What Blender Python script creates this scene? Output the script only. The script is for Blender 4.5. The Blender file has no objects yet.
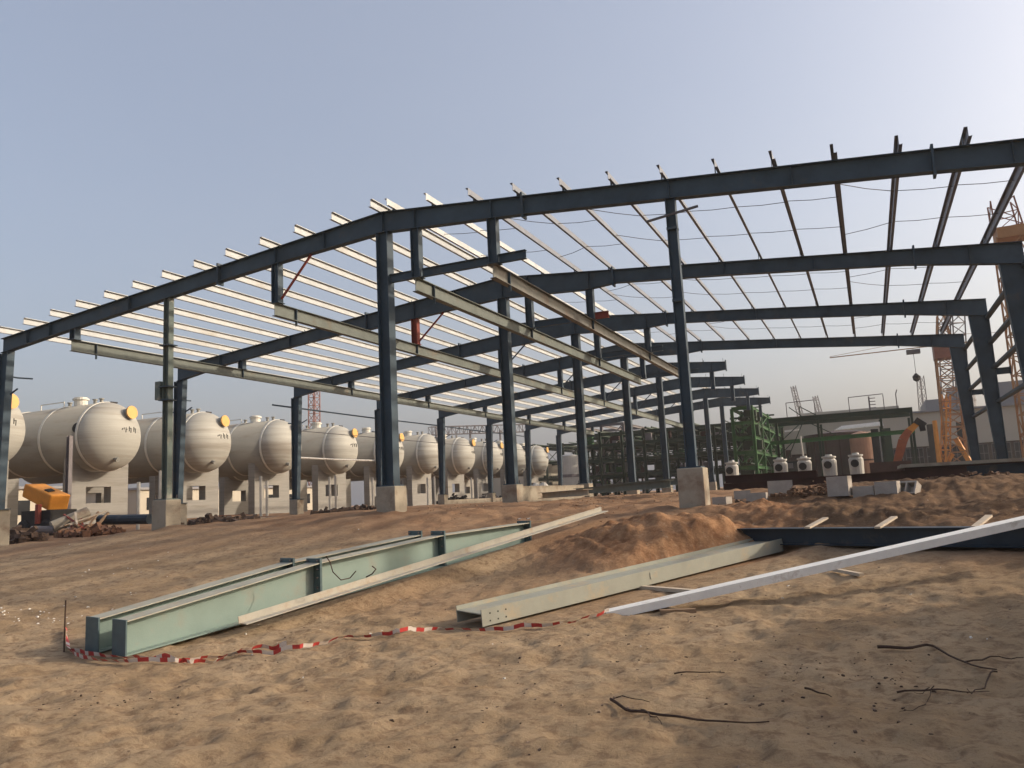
import bpy, math, random
import numpy as np
from mathutils import Vector, Matrix
random.seed(7)
sc = bpy.context.scene
COL = sc.collection

# ------------------------------------------------------------------ camera
FPX, YAW, PITCH, ROLL, EYE = 794.9, 0.41473, 0.141876, -0.0500834, 1.6
_F = Vector((-math.sin(YAW)*math.cos(PITCH), math.cos(YAW)*math.cos(PITCH), math.sin(PITCH)))
_R0 = Vector((math.cos(YAW), math.sin(YAW), 0)); _U0 = _R0.cross(_F)
_R = _R0*math.cos(ROLL) + _U0*math.sin(ROLL); _U = -_R0*math.sin(ROLL) + _U0*math.cos(ROLL)
cam = bpy.data.cameras.new('camera'); camo = bpy.data.objects.new('camera', cam); COL.objects.link(camo)
cam.sensor_width = 36; cam.lens = FPX/1024*36; cam.clip_end = 4000; cam.clip_start = .05
M = Matrix((_R, _U, -_F)).transposed().to_4x4(); M.translation = (0, 0, EYE); camo.matrix_world = M
sc.camera = camo

# ------------------------------------------------------------------ sky, sun, exposure
SUN_AZ, SUN_EL = 62, 24           # degrees clockwise from +Y, height above the horizon
w = bpy.data.worlds.new('World'); sc.world = w; w.use_nodes = True
nt = w.node_tree; bg = nt.nodes['Background']
sky = nt.nodes.new('ShaderNodeTexSky'); sky.sky_type = 'NISHITA'; sky.sun_disc = False
sky.sun_elevation = math.radians(SUN_EL); sky.sun_rotation = math.radians(SUN_AZ)
sky.air_density = 1.0; sky.dust_density = 8; sky.ozone_density = 1.5; sky.altitude = 0
veil = nt.nodes.new('ShaderNodeMixRGB'); veil.blend_type = 'ADD'; veil.inputs[0].default_value = 1
tcw = nt.nodes.new('ShaderNodeTexCoord'); now = nt.nodes.new('ShaderNodeTexNoise'); now.inputs['Scale'].default_value = 1.6; now.inputs['Detail'].default_value = 5
mpw = nt.nodes.new('ShaderNodeMapping'); mpw.inputs['Scale'].default_value = (1, 1, 2.5); nt.links.new(tcw.outputs['Generated'], mpw.inputs[0]); nt.links.new(mpw.outputs[0], now.inputs[0])
rpw = nt.nodes.new('ShaderNodeValToRGB'); nt.links.new(now.outputs[0], rpw.inputs[0])      # pale dust veil over the whole sky, slightly uneven
rpw.color_ramp.elements[0].position = .3; rpw.color_ramp.elements[1].position = .7
rpw.color_ramp.elements[0].color = (1.14,1.16,1.32,1); rpw.color_ramp.elements[1].color = (1.24,1.25,1.38,1)
nt.links.new(rpw.outputs[0], veil.inputs[2])
nt.links.new(sky.outputs[0], veil.inputs[1]); nt.links.new(veil.outputs[0], bg.inputs[0]); bg.inputs[1].default_value = 0.128
sl = bpy.data.lights.new('sun', 'SUN'); slo = bpy.data.objects.new('sun', sl); COL.objects.link(slo)
sl.energy = 2.6; sl.angle = math.radians(1.2); sl.color = (1, .87, .70)
a, e = math.radians(SUN_AZ), math.radians(SUN_EL)
slo.rotation_euler = Vector((math.sin(a)*math.cos(e), math.cos(a)*math.cos(e), math.sin(e))).to_track_quat('Z', 'Y').to_euler()
slo.location = (40, 10, 40)
vs = sc.view_settings; vs.view_transform = 'Standard'; vs.look = 'None'; vs.exposure = 0.36; vs.gamma = 1
vs.use_curve_mapping = False
sc.cycles.volume_bounces = 1; sc.cycles.max_bounces = 6; sc.cycles.use_denoising = True

# ------------------------------------------------------------------ helpers
def V(*a): return Vector(a)
def P(px, py, X=None, Y=None, Z=None, d=None):
    r = _F + _R*((px-512)/FPX) - _U*((py-384)/FPX)
    if X is not None: t = X/r.x
    elif Y is not None: t = Y/r.y
    elif Z is not None: t = (Z-EYE)/r.z
    else: t = d
    return r*t + V(0, 0, EYE)

def mat(name, c, rough=.7, metal=0, var=.25, scale=3, c2=None, amt=.5, s2=1.2, bump=.0, bscale=30, stretch=None, spec=.3):
    m = bpy.data.materials.new(name); m.use_nodes = True
    n = m.node_tree.nodes; l = m.node_tree.links; b = n['Principled BSDF']
    b.inputs['Roughness'].default_value = rough; b.inputs['Metallic'].default_value = metal
    b.inputs['Specular IOR Level'].default_value = spec
    tc = n.new('ShaderNodeTexCoord'); mp = n.new('ShaderNodeMapping'); l.new(tc.outputs['Object'], mp.inputs[0])
    if stretch: mp.inputs['Scale'].default_value = stretch
    oi = n.new('ShaderNodeObjectInfo'); sc_ = n.new('ShaderNodeVectorMath'); sc_.operation = 'SCALE'; sc_.inputs[0].default_value = (13,7,5)
    l.new(oi.outputs['Random'], sc_.inputs['Scale']); l.new(sc_.outputs[0], mp.inputs['Location'])
    no = n.new('ShaderNodeTexNoise'); no.inputs['Scale'].default_value = scale; no.inputs['Detail'].default_value = 8
    no.inputs['Roughness'].default_value = .65; l.new(mp.outputs[0], no.inputs[0])
    r = n.new('ShaderNodeValToRGB'); l.new(no.outputs[0], r.inputs[0])
    r.color_ramp.elements[0].position = .3; r.color_ramp.elements[1].position = .7
    r.color_ramp.elements[0].color = [x*(1-var) for x in c]+[1]; r.color_ramp.elements[1].color = [min(1, x*(1+var)) for x in c]+[1]
    out = r.outputs[0]
    if c2:
        n2 = n.new('ShaderNodeTexNoise'); n2.inputs['Scale'].default_value = s2; n2.inputs['Detail'].default_value = 10
        n2.inputs['Roughness'].default_value = .7; l.new(mp.outputs[0], n2.inputs[0])
        r2 = n.new('ShaderNodeValToRGB'); l.new(n2.outputs[0], r2.inputs[0])
        r2.color_ramp.elements[0].position = .62-.22*amt; r2.color_ramp.elements[1].position = .78-.2*amt
        mx = n.new('ShaderNodeMixRGB'); l.new(r2.outputs[0], mx.inputs[0]); l.new(out, mx.inputs[1]); mx.inputs[2].default_value = list(c2)+[1]
        out = mx.outputs[0]
    l.new(out, b.inputs['Base Color'])
    if bump:
        n3 = n.new('ShaderNodeTexNoise'); n3.inputs['Scale'].default_value = bscale; n3.inputs['Detail'].default_value = 6
        l.new(tc.outputs['Object'], n3.inputs[0])
        bm = n.new('ShaderNodeBump'); bm.inputs['Strength'].default_value = bump; bm.inputs['Distance'].default_value = .02
        l.new(n3.outputs[0], bm.inputs['Height']); l.new(bm.outputs[0], b.inputs['Normal'])
    return m

class MB:
    def __init__(s): s.v = []; s.f = []; s.mi = []
    def hexa(s, q, mi=0):      # q: 8 points, bottom ring then top ring
        n = len(s.v); s.v += [Vector(p) for p in q]
        for f in ((3,2,1,0),(4,5,6,7),(0,1,5,4),(1,2,6,5),(2,3,7,6),(3,0,4,7)):
            s.f.append([n+i for i in f]); s.mi.append(mi)
        return s
    def box(s, a, b, mi=0):
        x0,x1 = sorted((a[0],b[0])); y0,y1 = sorted((a[1],b[1])); z0,z1 = sorted((a[2],b[2]))
        return s.hexa([(x0,y0,z0),(x1,y0,z0),(x1,y1,z0),(x0,y1,z0),(x0,y0,z1),(x1,y0,z1),(x1,y1,z1),(x0,y1,z1)], mi)
    def bar(s, p0, p1, w, h, up=(0,0,1), w1=None, h1=None, mi=0):    # rectangular bar centred on p0-p1
        p0, p1 = Vector(p0), Vector(p1); d = (p1-p0).normalized(); u = Vector(up)
        if abs(d.dot(u)) > .98: u = V(0,1,0) if abs(d.y) < .9 else V(1,0,0)
        side = d.cross(u).normalized(); u = side.cross(d).normalized()
        w1 = w if w1 is None else w1; h1 = h if h1 is None else h1
        q = []
        for uu in (-1, 1):
            q += [p0-side*w/2+u*uu*h/2, p0+side*w/2+u*uu*h/2, p1+side*w1/2+u*uu*h1/2, p1-side*w1/2+u*uu*h1/2]
        return s.hexa(q, mi)
    def ibeam(s, p0, p1, up, d0, d1=None, w=.2, tw=.012, tf=.016, align='c', mi=0):   # I section; up = web direction
        p0, p1 = Vector(p0), Vector(p1); d1 = d0 if d1 is None else d1
        u = Vector(up).normalized(); d = (p1-p0).normalized(); side = d.cross(u).normalized(); u = side.cross(d).normalized()
        if align == 't': t0, t1, b0, b1 = p0, p1, p0-u*d0, p1-u*d1
        elif align == 'b': t0, t1, b0, b1 = p0+u*d0, p1+u*d1, p0, p1
        else: t0, t1, b0, b1 = p0+u*d0/2, p1+u*d1/2, p0-u*d0/2, p1-u*d1/2
        def sl(a0, a1, c0, c1, ww):
            s.hexa([a0-side*ww/2, a0+side*ww/2, a1+side*ww/2, a1-side*ww/2, c0-side*ww/2, c0+side*ww/2, c1+side*ww/2, c1-side*ww/2], mi)
        sl(t0-u*tf, t1-u*tf, t0, t1, w); sl(b0, b1, b0+u*tf, b1+u*tf, w)
        sl(b0+u*tf, b1+u*tf, t0-u*tf, t1-u*tf, tw)
        return s
    def tube(s, pts, r, n=6, mi=0, cap=True, r1=None):
        pts = [Vector(p) for p in pts]; k = len(s.v); m = len(pts); prev = None
        for i, p in enumerate(pts):
            d = (pts[min(i+1, m-1)]-pts[max(i-1, 0)]).normalized()
            if prev is None:
                a = d.orthogonal().normalized()
            else:
                a = (prev-d*prev.dot(d)).normalized()
            prev = a; b = d.cross(a)
            rr = r if r1 is None else r+(r1-r)*i/(m-1)
            for j in range(n):
                t = 2*math.pi*j/n; s.v.append(p+(a*math.cos(t)+b*math.sin(t))*rr)
        for i in range(m-1):
            for j in range(n):
                s.f.append([k+i*n+j, k+i*n+(j+1)%n, k+(i+1)*n+(j+1)%n, k+(i+1)*n+j]); s.mi.append(mi)
        if cap:
            s.f.append([k+j for j in range(n)][::-1]); s.mi.append(mi)
            s.f.append([k+(m-1)*n+j for j in range(n)]); s.mi.append(mi)
        return s
    def lathe(s, c, axis, prof, n=24, mi=0):   # prof: (distance along the axis, radius)
        c = Vector(c); ax = Vector(axis).normalized(); a = ax.orthogonal().normalized(); b = ax.cross(a); k = len(s.v)
        for (h, r) in prof:
            for j in range(n):
                t = 2*math.pi*j/n; s.v.append(c+ax*h+(a*math.cos(t)+b*math.sin(t))*max(r, 1e-4))
        for i in range(len(prof)-1):
            for j in range(n):
                s.f.append([k+i*n+j, k+i*n+(j+1)%n, k+(i+1)*n+(j+1)%n, k+(i+1)*n+j]); s.mi.append(mi)
        if prof[0][1] > 2e-3: s.f.append([k+j for j in range(n)][::-1]); s.mi.append(mi)
        if prof[-1][1] > 2e-3: s.f.append([k+(len(prof)-1)*n+j for j in range(n)]); s.mi.append(mi)
        return s
    def build(s, name, m, parent=None, origin=None, smooth=False):
        o = Vector((0,0,0))
        if parent is not None:
            q = parent
            while q: o = o+q.location; q = q.parent
        if origin is not None: o = Vector(origin)
        me = bpy.data.meshes.new(name); me.from_pydata([tuple(v-o) for v in s.v], [], s.f)
        for x in (m if isinstance(m, list) else [m]): me.materials.append(x)
        if isinstance(m, list): me.polygons.foreach_set('material_index', s.mi)
        if smooth: me.polygons.foreach_set('use_smooth', [True]*len(me.polygons))
        me.update()
        ob = bpy.data.objects.new(name, me); COL.objects.link(ob)
        if parent is not None: ob.parent = parent
        else: ob.location = o
        return ob
def tag(o, label=None, cat=None, group=None, kind=None):
    if label: o['label'] = label
    if cat: o['category'] = cat
    if group: o['group'] = group
    if kind: o['kind'] = kind
    return o
def thing(name, loc, label, cat, group=None):
    o = bpy.data.objects.new(name, None); COL.objects.link(o); o.location = loc; o.empty_display_size = .3
    return tag(o, label, cat, group)
def copy_tree(o, parent=None):
    c = o.copy(); COL.objects.link(c)
    if parent: c.parent = parent
    for ch in list(o.children): copy_tree(ch, c)
    return c

# ------------------------------------------------------------------ materials
STEEL = mat('blue_grey_primer', (.036,.060,.082), .55, 0, .30, 1.5, c2=(.085,.08,.07), amt=.18, s2=1.1)
STEELD = mat('dusty_green_steel', (.10,.125,.11), .6, 0, .22, 2.5, c2=(.30,.27,.21), amt=.5, s2=1.5)
CRANEB = mat('grey_green_primer', (.145,.16,.14), .6, 0, .2, 2, c2=(.16,.12,.08), amt=.22, s2=.7)
RUSTB = mat('rust_dusted_primer', (.155,.15,.13), .7, 0, .25, 2, c2=(.15,.09,.055), amt=.35, s2=.7)
PURL = mat('pale_galvanised_steel', (.45,.46,.46), .5, 0, .15, 2, c2=(.33,.30,.25), amt=.3, s2=.5)
REDP = mat('red_oxide_primer', (.22,.045,.03), .7, 0, .3, 4)
RODM = mat('dark_rod_steel', (.10,.09,.09), .5, .2, .2, 3)
CONC = mat('grey_concrete', (.31,.27,.21), .9, 0, .16, 2.2, c2=(.20,.14,.10), amt=.55, s2=1.6, bump=.3, bscale=25)
CONCP = mat('banded_concrete', (.26,.245,.22), .9, 0, .14, 1.4, c2=(.17,.15,.125), amt=.35, s2=.7, stretch=(.4,.4,6))
BLOCK = mat('hollow_block_concrete', (.36,.32,.28), .95, 0, .15, 5, bump=.4, bscale=50)
TANKM = mat('dusty_cream_tank_paint', (.255,.245,.215), .55, 0, .10, 1.0, c2=(.19,.165,.135), amt=.45, s2=.5, stretch=(.5,.5,3.5))
HEADM = mat('banded_dusty_head_paint', (.34,.325,.285), .6, 0, .22, .8, c2=(.22,.19,.155), amt=.55, s2=.55, stretch=(.12,.12,2.6))
RINGM = mat('pale_weld_band', (.60,.57,.50), .6, 0, .1, 2)
ORANGE = mat('orange_plastic_cap', (.60,.33,.09), .5, 0, .1, 3)
ORM = mat('orange_machine_paint', (.60,.24,.035), .5, 0, .15, 2, c2=(.25,.11,.04), amt=.2)
CRORM = mat('orange_crane_paint', (.32,.16,.065), .6, 0, .2, 1)
CRRED = mat('red_crane_paint', (.22,.08,.05), .6, 0, .2, 1)
FARG = mat('weathered_crane_grey', (.16,.14,.14), .7, 0, .2, 1)
DARK = mat('black_rubber_and_grease', (.018,.016,.015), .7, 0, .3, 4)
GREEN = mat('green_rack_paint', (.038,.13,.036), .6, 0, .35, .6, c2=(.06,.06,.045), amt=.45, s2=.25)
GREEND = mat('dark_green_rack_paint', (.024,.042,.024), .65, 0, .35, .6, c2=(.05,.035,.025), amt=.4, s2=.3)
WALLB = mat('beige_cladding', (.42,.375,.30), .8, 0, .06, .2, stretch=(3,3,.3))
WALLG = mat('grey_cladding', (.22,.215,.22), .8, 0, .06, .2, stretch=(3,3,.3))
GLASSD = mat('dark_window_glass', (.012,.013,.015), .25, 0, .2, 1)
WHITEV = mat('white_vessel_paint', (.42,.40,.36), .5, 0, .1, 2)
COPPER = mat('brown_tank_lagging', (.06,.036,.028), .6, .1, .3, .4, c2=(.16,.12,.10), amt=.25, s2=.2)
GIRD = mat('pale_green_primer', (.185,.245,.215), .5, 0, .12, 1.6, c2=(.21,.215,.18), amt=.35, s2=1.6, bump=.1, bscale=60)
GIRDE = mat('dark_green_end_plate', (.07,.105,.11), .55, 0, .2, 5, c2=(.03,.04,.04), amt=.3)
GIRT = mat('dust_covered_flange', (.33,.32,.26), .7, 0, .15, 3, c2=(.36,.28,.19), amt=.5, s2=2.5)
BEIGE = mat('sandy_green_primer', (.29,.29,.24), .6, 0, .12, 2.2, c2=(.40,.31,.20), amt=.45, s2=1.8, bump=.1, bscale=60)
ANGM = mat('dusty_primed_angle', (.38,.35,.29), .6, 0, .15, 3, c2=(.32,.25,.18), amt=.5, s2=3)
WHITEB = mat('white_painted_steel', (.78,.76,.71), .5, 0, .10, 3, c2=(.40,.33,.26), amt=.3, s2=3)
BLUEB = mat('dark_blue_paint', (.010,.022,.036), .45, 0, .25, 3, c2=(.09,.07,.055), amt=.25, s2=2)
WOOD = mat('old_plank_wood', (.23,.15,.09), .85, 0, .3, 5, stretch=(1,1,1), c2=(.13,.08,.05), amt=.4)
BATTEN = mat('pale_batten_wood', (.46,.38,.29), .8, 0, .15, 6)
TWIG = mat('dead_twig_bark', (.055,.032,.022), .9, 0, .3, 10)
RED = mat('tape_red', (.45,.05,.045), .45, 0, .1, 8); WHITE = mat('tape_white', (.62,.55,.49), .45, 0, .1, 8)
STONE = mat('stone_chips', (.24,.17,.12), .95, 0, .4, 6, bump=.3)
PALE = mat('pale_plaster_chips', (.60,.56,.50), .9, 0, .2, 8)
RUBB = mat('dark_site_rubble', (.085,.055,.04), .95, 0, .4, 5)
BRUSTY = mat('brown_rusty_steel', (.050,.020,.015), .8, 0, .35, 2)

# ------------------------------------------------------------------ ground
CP = [(-5.4,3.6,0),(.6,5.3,0),(-2,4.5,0),(-8.4,6.9,0),(-9.4,7.0,0),(-12,7.9,.18),(-16,10,.38),(-20,13,.62),(-26,17.8,.86),(-26,23.1,.95),(-26,29,1.2),(-30,37,1.35),
      (-8.4,10.6,.18),(-7,12.5,.5),(-6.3,14.2,.72),(-5.6,15.8,1.05),(-10.75,16.75,1.42),(-18.35,16.75,1.25),(-3.43,16.75,1.28),(-13,12.5,.62),(-10.9,24.25,1.38),
      (-4.5,9.0,.05),(-3.1,9.4,.08),(-1.2,7,0),(1,8,.08),(-1.5,13.4,.48),(-2.3,14.8,.55),(0,13.3,.52),(1.8,12,.52),(4,12,.5),
      (-2.2,18.6,1.08),(0,18,1.18),(2,17.5,1.15),(1,16,.95),(-1,16,.9),(3,22,1.5),(-2,22,1.35),(0,30,1.5),(-5,30,1.45),
      (-38,30,1.3),(-38,55,1.3),(-38,80,1.3),(-20,50,1.35),(-11,60,1.35),(0,60,1.4),(10,60,1.4),(0,100,1.4),(-60,40,1.2),(-60,0,.3),(0,-40,0),(60,0,.6),(60,80,1.4),(-60,120,1.4),(-200,0,.6),(200,100,1.4),(0,300,1.4)]
_cp = np.array(CP, float); _D = np.hypot(_cp[:,None,0]-_cp[None,:,0], _cp[:,None,1]-_cp[None,:,1])
_A = np.zeros((len(CP)+1,)*2); _A[:-1,:-1] = _D - np.eye(len(CP))*-.05; _A[:-1,-1] = 1; _A[-1,:-1] = 1
_wt = np.linalg.solve(_A, np.append(_cp[:,2], 0))
_rs = np.random.RandomState(3); _G = _rs.rand(256,256)
def vnoise(x, y, s):
    x = np.asarray(x, float)/s+1000.3; y = np.asarray(y, float)/s+1000.7
    xi = np.floor(x).astype(int); yi = np.floor(y).astype(int); fx = x-xi; fy = y-yi
    fx = fx*fx*fx*(fx*(fx*6-15)+10); fy = fy*fy*fy*(fy*(fy*6-15)+10)
    g = lambda a, b: _G[a % 256, b % 256]
    return (g(xi,yi)*(1-fx)+g(xi+1,yi)*fx)*(1-fy)+(g(xi,yi+1)*(1-fx)+g(xi+1,yi+1)*fx)*fy-.5
def base_z(x, y):
    x = np.asarray(x, float); y = np.asarray(y, float); z = np.full(x.shape, _wt[-1])
    for (cx, cy, _), wt in zip(CP, _wt[:-1]):
        z = z+wt*np.sqrt((x-cx)**2+(y-cy)**2+.6)
    far = np.clip((np.hypot(x, y-30)-120)/200, 0, 1)
    return np.clip(z*(1-far)+1.4*far, -.2, 1.8)
def mound(x, y):
    def g(cx, cy, sx, sy, h, rot=0):
        c, s_ = math.cos(rot), math.sin(rot); u = (x-cx)*c+(y-cy)*s_; v = -(x-cx)*s_+(y-cy)*c
        r = np.sqrt((u/sx)**2+(v/sy)**2)
        return h*np.clip(1-r*.62, 0, None)**1.15
    m = g(-3.6, 13.7, 1.5, 1.2, .50, .2)+g(-2.6, 14.3, 1.7, .9, .28)
    m = m+g(-.6, 15.7, 1.9, .55, .32, -.25)+g(-1.9, 16.8, 1.2, .8, .18)+g(.9, 19.5, 3.0, 1.0, .16)
    return m
def relief(x, y):
    near = np.exp(-np.clip(y-9, 0, None)/9)
    z = vnoise(x, y, 2.6)*.06+vnoise(x+9, y, 1.1)*.02
    foot = vnoise(x, y+50, .25); dim = -np.clip(-foot-.06, 0, .3)*.11+np.clip(foot-.10, 0, .3)*.06
    z = z+near*(dim-np.abs(vnoise(x+60, y+3, .19))*.045-np.abs(vnoise(x+6, y+33, .115))*.035+.02+vnoise(x+31, y, .21)*.030+vnoise(x, y+77, .12)*.018+vnoise(x+13, y+7, .07)*.010)
    mm = np.clip(mound(x, y)/.35, 0, 1)
    z = z+mm*(vnoise(x*.75+y*.66, (y*.75-x*.66)*.22, .13)*.12+vnoise(x, y, .16)*.07+vnoise(x+5, y, .09)*.045)
    rough = np.clip((y-13)/4, 0, 1)*np.exp(-np.clip(y-30, 0, None)/15)
    z = z+rough*(vnoise(x, y, .5)*.09+vnoise(x+3, y+8, .23)*.06)
    bank = np.clip((x+3.5)/1.5, 0, 1)*np.clip((y-13.5)/1.5, 0, 1)*np.exp(-np.clip(y-22, 0, None)/6)
    z = z+bank*(np.abs(vnoise(x+4, y, .75))*.11+np.abs(vnoise(x, y+4, .24))*.08+vnoise(x, y, .13)*.07+vnoise(x, y+3, .08)*.03)
    return z
LINES = [((-8.3,6.8,-.01),(-6.2,14.7,.70),.55),((-8.9,6.9,0),(-7.5,12.3,.46),.45),((-7.8,8.2,.13),(-5.1,16.0,1.16),.28),((-4.9,9.1,.03),(-1.7,13.9,.46),.5)]
def gzv(x, y):
    x = np.asarray(x, float); y = np.asarray(y, float)
    z = base_z(x, y)+mound(x, y)+relief(x, y)
    for a_, b_, w_ in LINES:      # the soil is pressed down where the steel lies
        dx, dy = b_[0]-a_[0], b_[1]-a_[1]; t = np.clip(((x-a_[0])*dx+(y-a_[1])*dy)/(dx*dx+dy*dy), 0, 1)
        dd = np.hypot(x-a_[0]-t*dx, y-a_[1]-t*dy); zl = a_[2]+(b_[2]-a_[2])*t-.015
        k = np.clip(1.6-dd/w_, 0, 1); z = z-np.clip(z-zl, 0, None)*k
        z = z+np.clip(zl-.05-z, 0, .25)*np.clip(1-dd/w_/1.5, 0, 1)
    return z
def gz(x, y): return float(gzv(np.array([x]), np.array([y]))[0])

def axis(parts):
    out = []
    for a0, a1, st in parts: out += list(np.arange(a0, a1-1e-6, st))
    return np.array(out+[parts[-1][1]])
gx = axis([(-1500,-300,200),(-300,-80,20),(-80,-30,2.5),(-30,-14,.35),(-14,-9.5,.12),(-9.5,3.5,.045),(3.5,8,.3),(8,40,2),(40,200,16),(200,1500,130)])
gy = axis([(-400,-40,60),(-40,0,4),(0,3,.3),(3,10.5,.045),(10.5,17,.06),(17,26,.2),(26,60,.8),(60,130,3),(130,400,27),(400,2500,210)])
GX, GY = np.meshgrid(gx, gy); GZ = gzv(GX, GY)
nx, ny = len(gx), len(gy)
me = bpy.data.meshes.new('ground'); me.vertices.add(nx*ny)
me.vertices.foreach_set('co', np.stack([GX, GY, GZ], -1).ravel())
ii = (np.arange(ny-1)[:,None]*nx+np.arange(nx-1)[None,:]).ravel()
fq = np.stack([ii, ii+1, ii+nx+1, ii+nx], -1)
me.loops.add(fq.size); me.loops.foreach_set('vertex_index', fq.ravel())
me.polygons.add(len(fq)); me.polygons.foreach_set('loop_start', np.arange(0, fq.size, 4)); me.polygons.foreach_set('loop_total', np.full(len(fq), 4))
me.polygons.foreach_set('use_smooth', np.ones(len(fq), bool)); me.update(calc_edges=True); me.validate()
# soil kinds: red earth inside the frame and on the heap, pale sand in front
red = np.clip((GY-10.5+vnoise(GX, GY, 3)*5+np.clip(GX+8, -30, 0)*.22)/4.5, 0, 1)
red = np.clip(red+np.clip(mound(GX, GY)/.25, 0, 1)*.8, 0, 1)
dk = np.clip((GX+3.4)/1.2, 0, 1)*np.clip((GY-14)/1.2, 0, 1)  # dark brown bank soil with the bank's shade painted into it
at = me.attributes.new('red_earth', 'FLOAT', 'POINT'); at.data.foreach_set('value', red.ravel().astype(np.float32))
at = me.attributes.new('heap_earth', 'FLOAT', 'POINT'); at.data.foreach_set('value', np.clip(mound(np.where(GX < -1.2, GX, 99), GY)/.2, 0, 1).ravel().astype(np.float32))
at = me.attributes.new('dark_shaded_earth', 'FLOAT', 'POINT'); at.data.foreach_set('value', dk.ravel().astype(np.float32))
gm = bpy.data.materials.new('sand_and_red_earth'); gm.use_nodes = True
n = gm.node_tree.nodes; l = gm.node_tree.links; b = n['Principled BSDF']; b.inputs['Roughness'].default_value = 1; b.inputs['Specular IOR Level'].default_value = .1
tc = n.new('ShaderNodeTexCoord')
def gnoise(s, d=8, r=.6):
    q = n.new('ShaderNodeTexNoise'); q.inputs['Scale'].default_value = s; q.inputs['Detail'].default_value = d; q.inputs['Roughness'].default_value = r
    l.new(tc.outputs['Object'], q.inputs[0]); return q.outputs[0]
def gramp(i, p0, c0, p1, c1):
    q = n.new('ShaderNodeValToRGB'); l.new(i, q.inputs[0]); q.color_ramp.elements[0].position = p0; q.color_ramp.elements[1].position = p1
    q.color_ramp.elements[0].color = (*c0, 1); q.color_ramp.elements[1].color = (*c1, 1); return q.outputs[0]
def gmix(f, a, b_, mode='MIX'):
    q = n.new('ShaderNodeMixRGB'); q.blend_type = mode
    for k, s_ in zip((0, 1, 2), (f, a, b_)):
        if isinstance(s_, (int, float)): q.inputs[k].default_value = s_
        elif isinstance(s_, tuple): q.inputs[k].default_value = (*s_, 1)
        else: l.new(s_, q.inputs[k])
    return q.outputs[0]
def gattr(nm):
    q = n.new('ShaderNodeAttribute'); q.attribute_name = nm; return q.outputs['Fac']
sand = gramp(gnoise(.9), .35, (.30,.208,.122), .65, (.40,.295,.187))
sand = gmix(gramp(gnoise(7.5, 9, .72), .38, (1,1,1), .52, (0,0,0)), sand, (.225,.150,.093))
earth = gramp(gnoise(1.3), .35, (.23,.130,.075), .68, (.34,.215,.128))
c = gmix(gattr('red_earth'), sand, earth)
c = gmix(gattr('dark_shaded_earth'), c, gmix(.85, c, gramp(gnoise(2.2, 8, .7), .4, (.060,.036,.024), .62, (.19,.115,.065))))
c = gmix(gattr('heap_earth'), c, gramp(gnoise(3.5, 9, .75), .38, (.20,.098,.050), .62, (.38,.215,.115)))
c = gmix(gramp(gnoise(14, 6, .75), .56, (0,0,0), .72, (.6,.6,.6)), c, (.38,.29,.20))
c = gmix(gramp(gnoise(60, 4, .8), .56, (0,0,0), .70, (.6,.6,.6)), c, (.13,.085,.05))
c = gmix(gramp(gnoise(22, 5, .8), .60, (0,0,0), .72, (.75,.75,.75)), c, (.10,.06,.038))
l.new(c, b.inputs['Base Color'])
bm = n.new('ShaderNodeBump'); bm.inputs['Strength'].default_value = .9; bm.inputs['Distance'].default_value = .05
l.new(gnoise(13, 12, .78), bm.inputs['Height']); l.new(bm.outputs[0], b.inputs['Normal'])
me.materials.append(gm)
tag(bpy.data.objects.new('ground', me), kind='structure'); COL.objects.link(bpy.data.objects['ground'])

# ------------------------------------------------------------------ steel frame building
XR, MOD, Y0, BAY, ZP = -11.0727, 7.6006, 17.2525, 7.5, 2.036
XE, XO = XR-2*MOD, XR+2*MOD
def ztop(X): return 9.26-.0963*abs(X-XR)
YF = [Y0+BAY*k for k in range(8)]
bld = thing('steel_frame_building', (XR, Y0, 1.35), 'large unroofed blue grey steel portal frame building with pitched rafters and pale purlins', 'steel frame')
def depth_at(o, k):
    a = abs(o)
    if k == 0: tab = [(0,.56),(4,.46),(7.6,.45),(12.8,.46),(15.3,.5)]
    else: tab = [(0,.75),(3.0,.63),(3.35,.58),(4.1,.45),(7.6,.42),(12.6,.45),(15.3,.62)]
    if k and o < 0: tab = [(0,.75),(3.5,.64),(5.65,.60),(5.72,.50),(10,.45),(12.6,.46),(15.3,.62)]
    for (x0, d0), (x1, d1) in zip(tab, tab[1:]):
        if a <= x1: return d0+(d1-d0)*(a-x0)/(x1-x0)
    return tab[-1][1]
PO = [-14.77+1.225*i for i in range(13)]+[.36+1.19*i for i in range(13)]   # purlin offsets from the ridge
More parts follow.
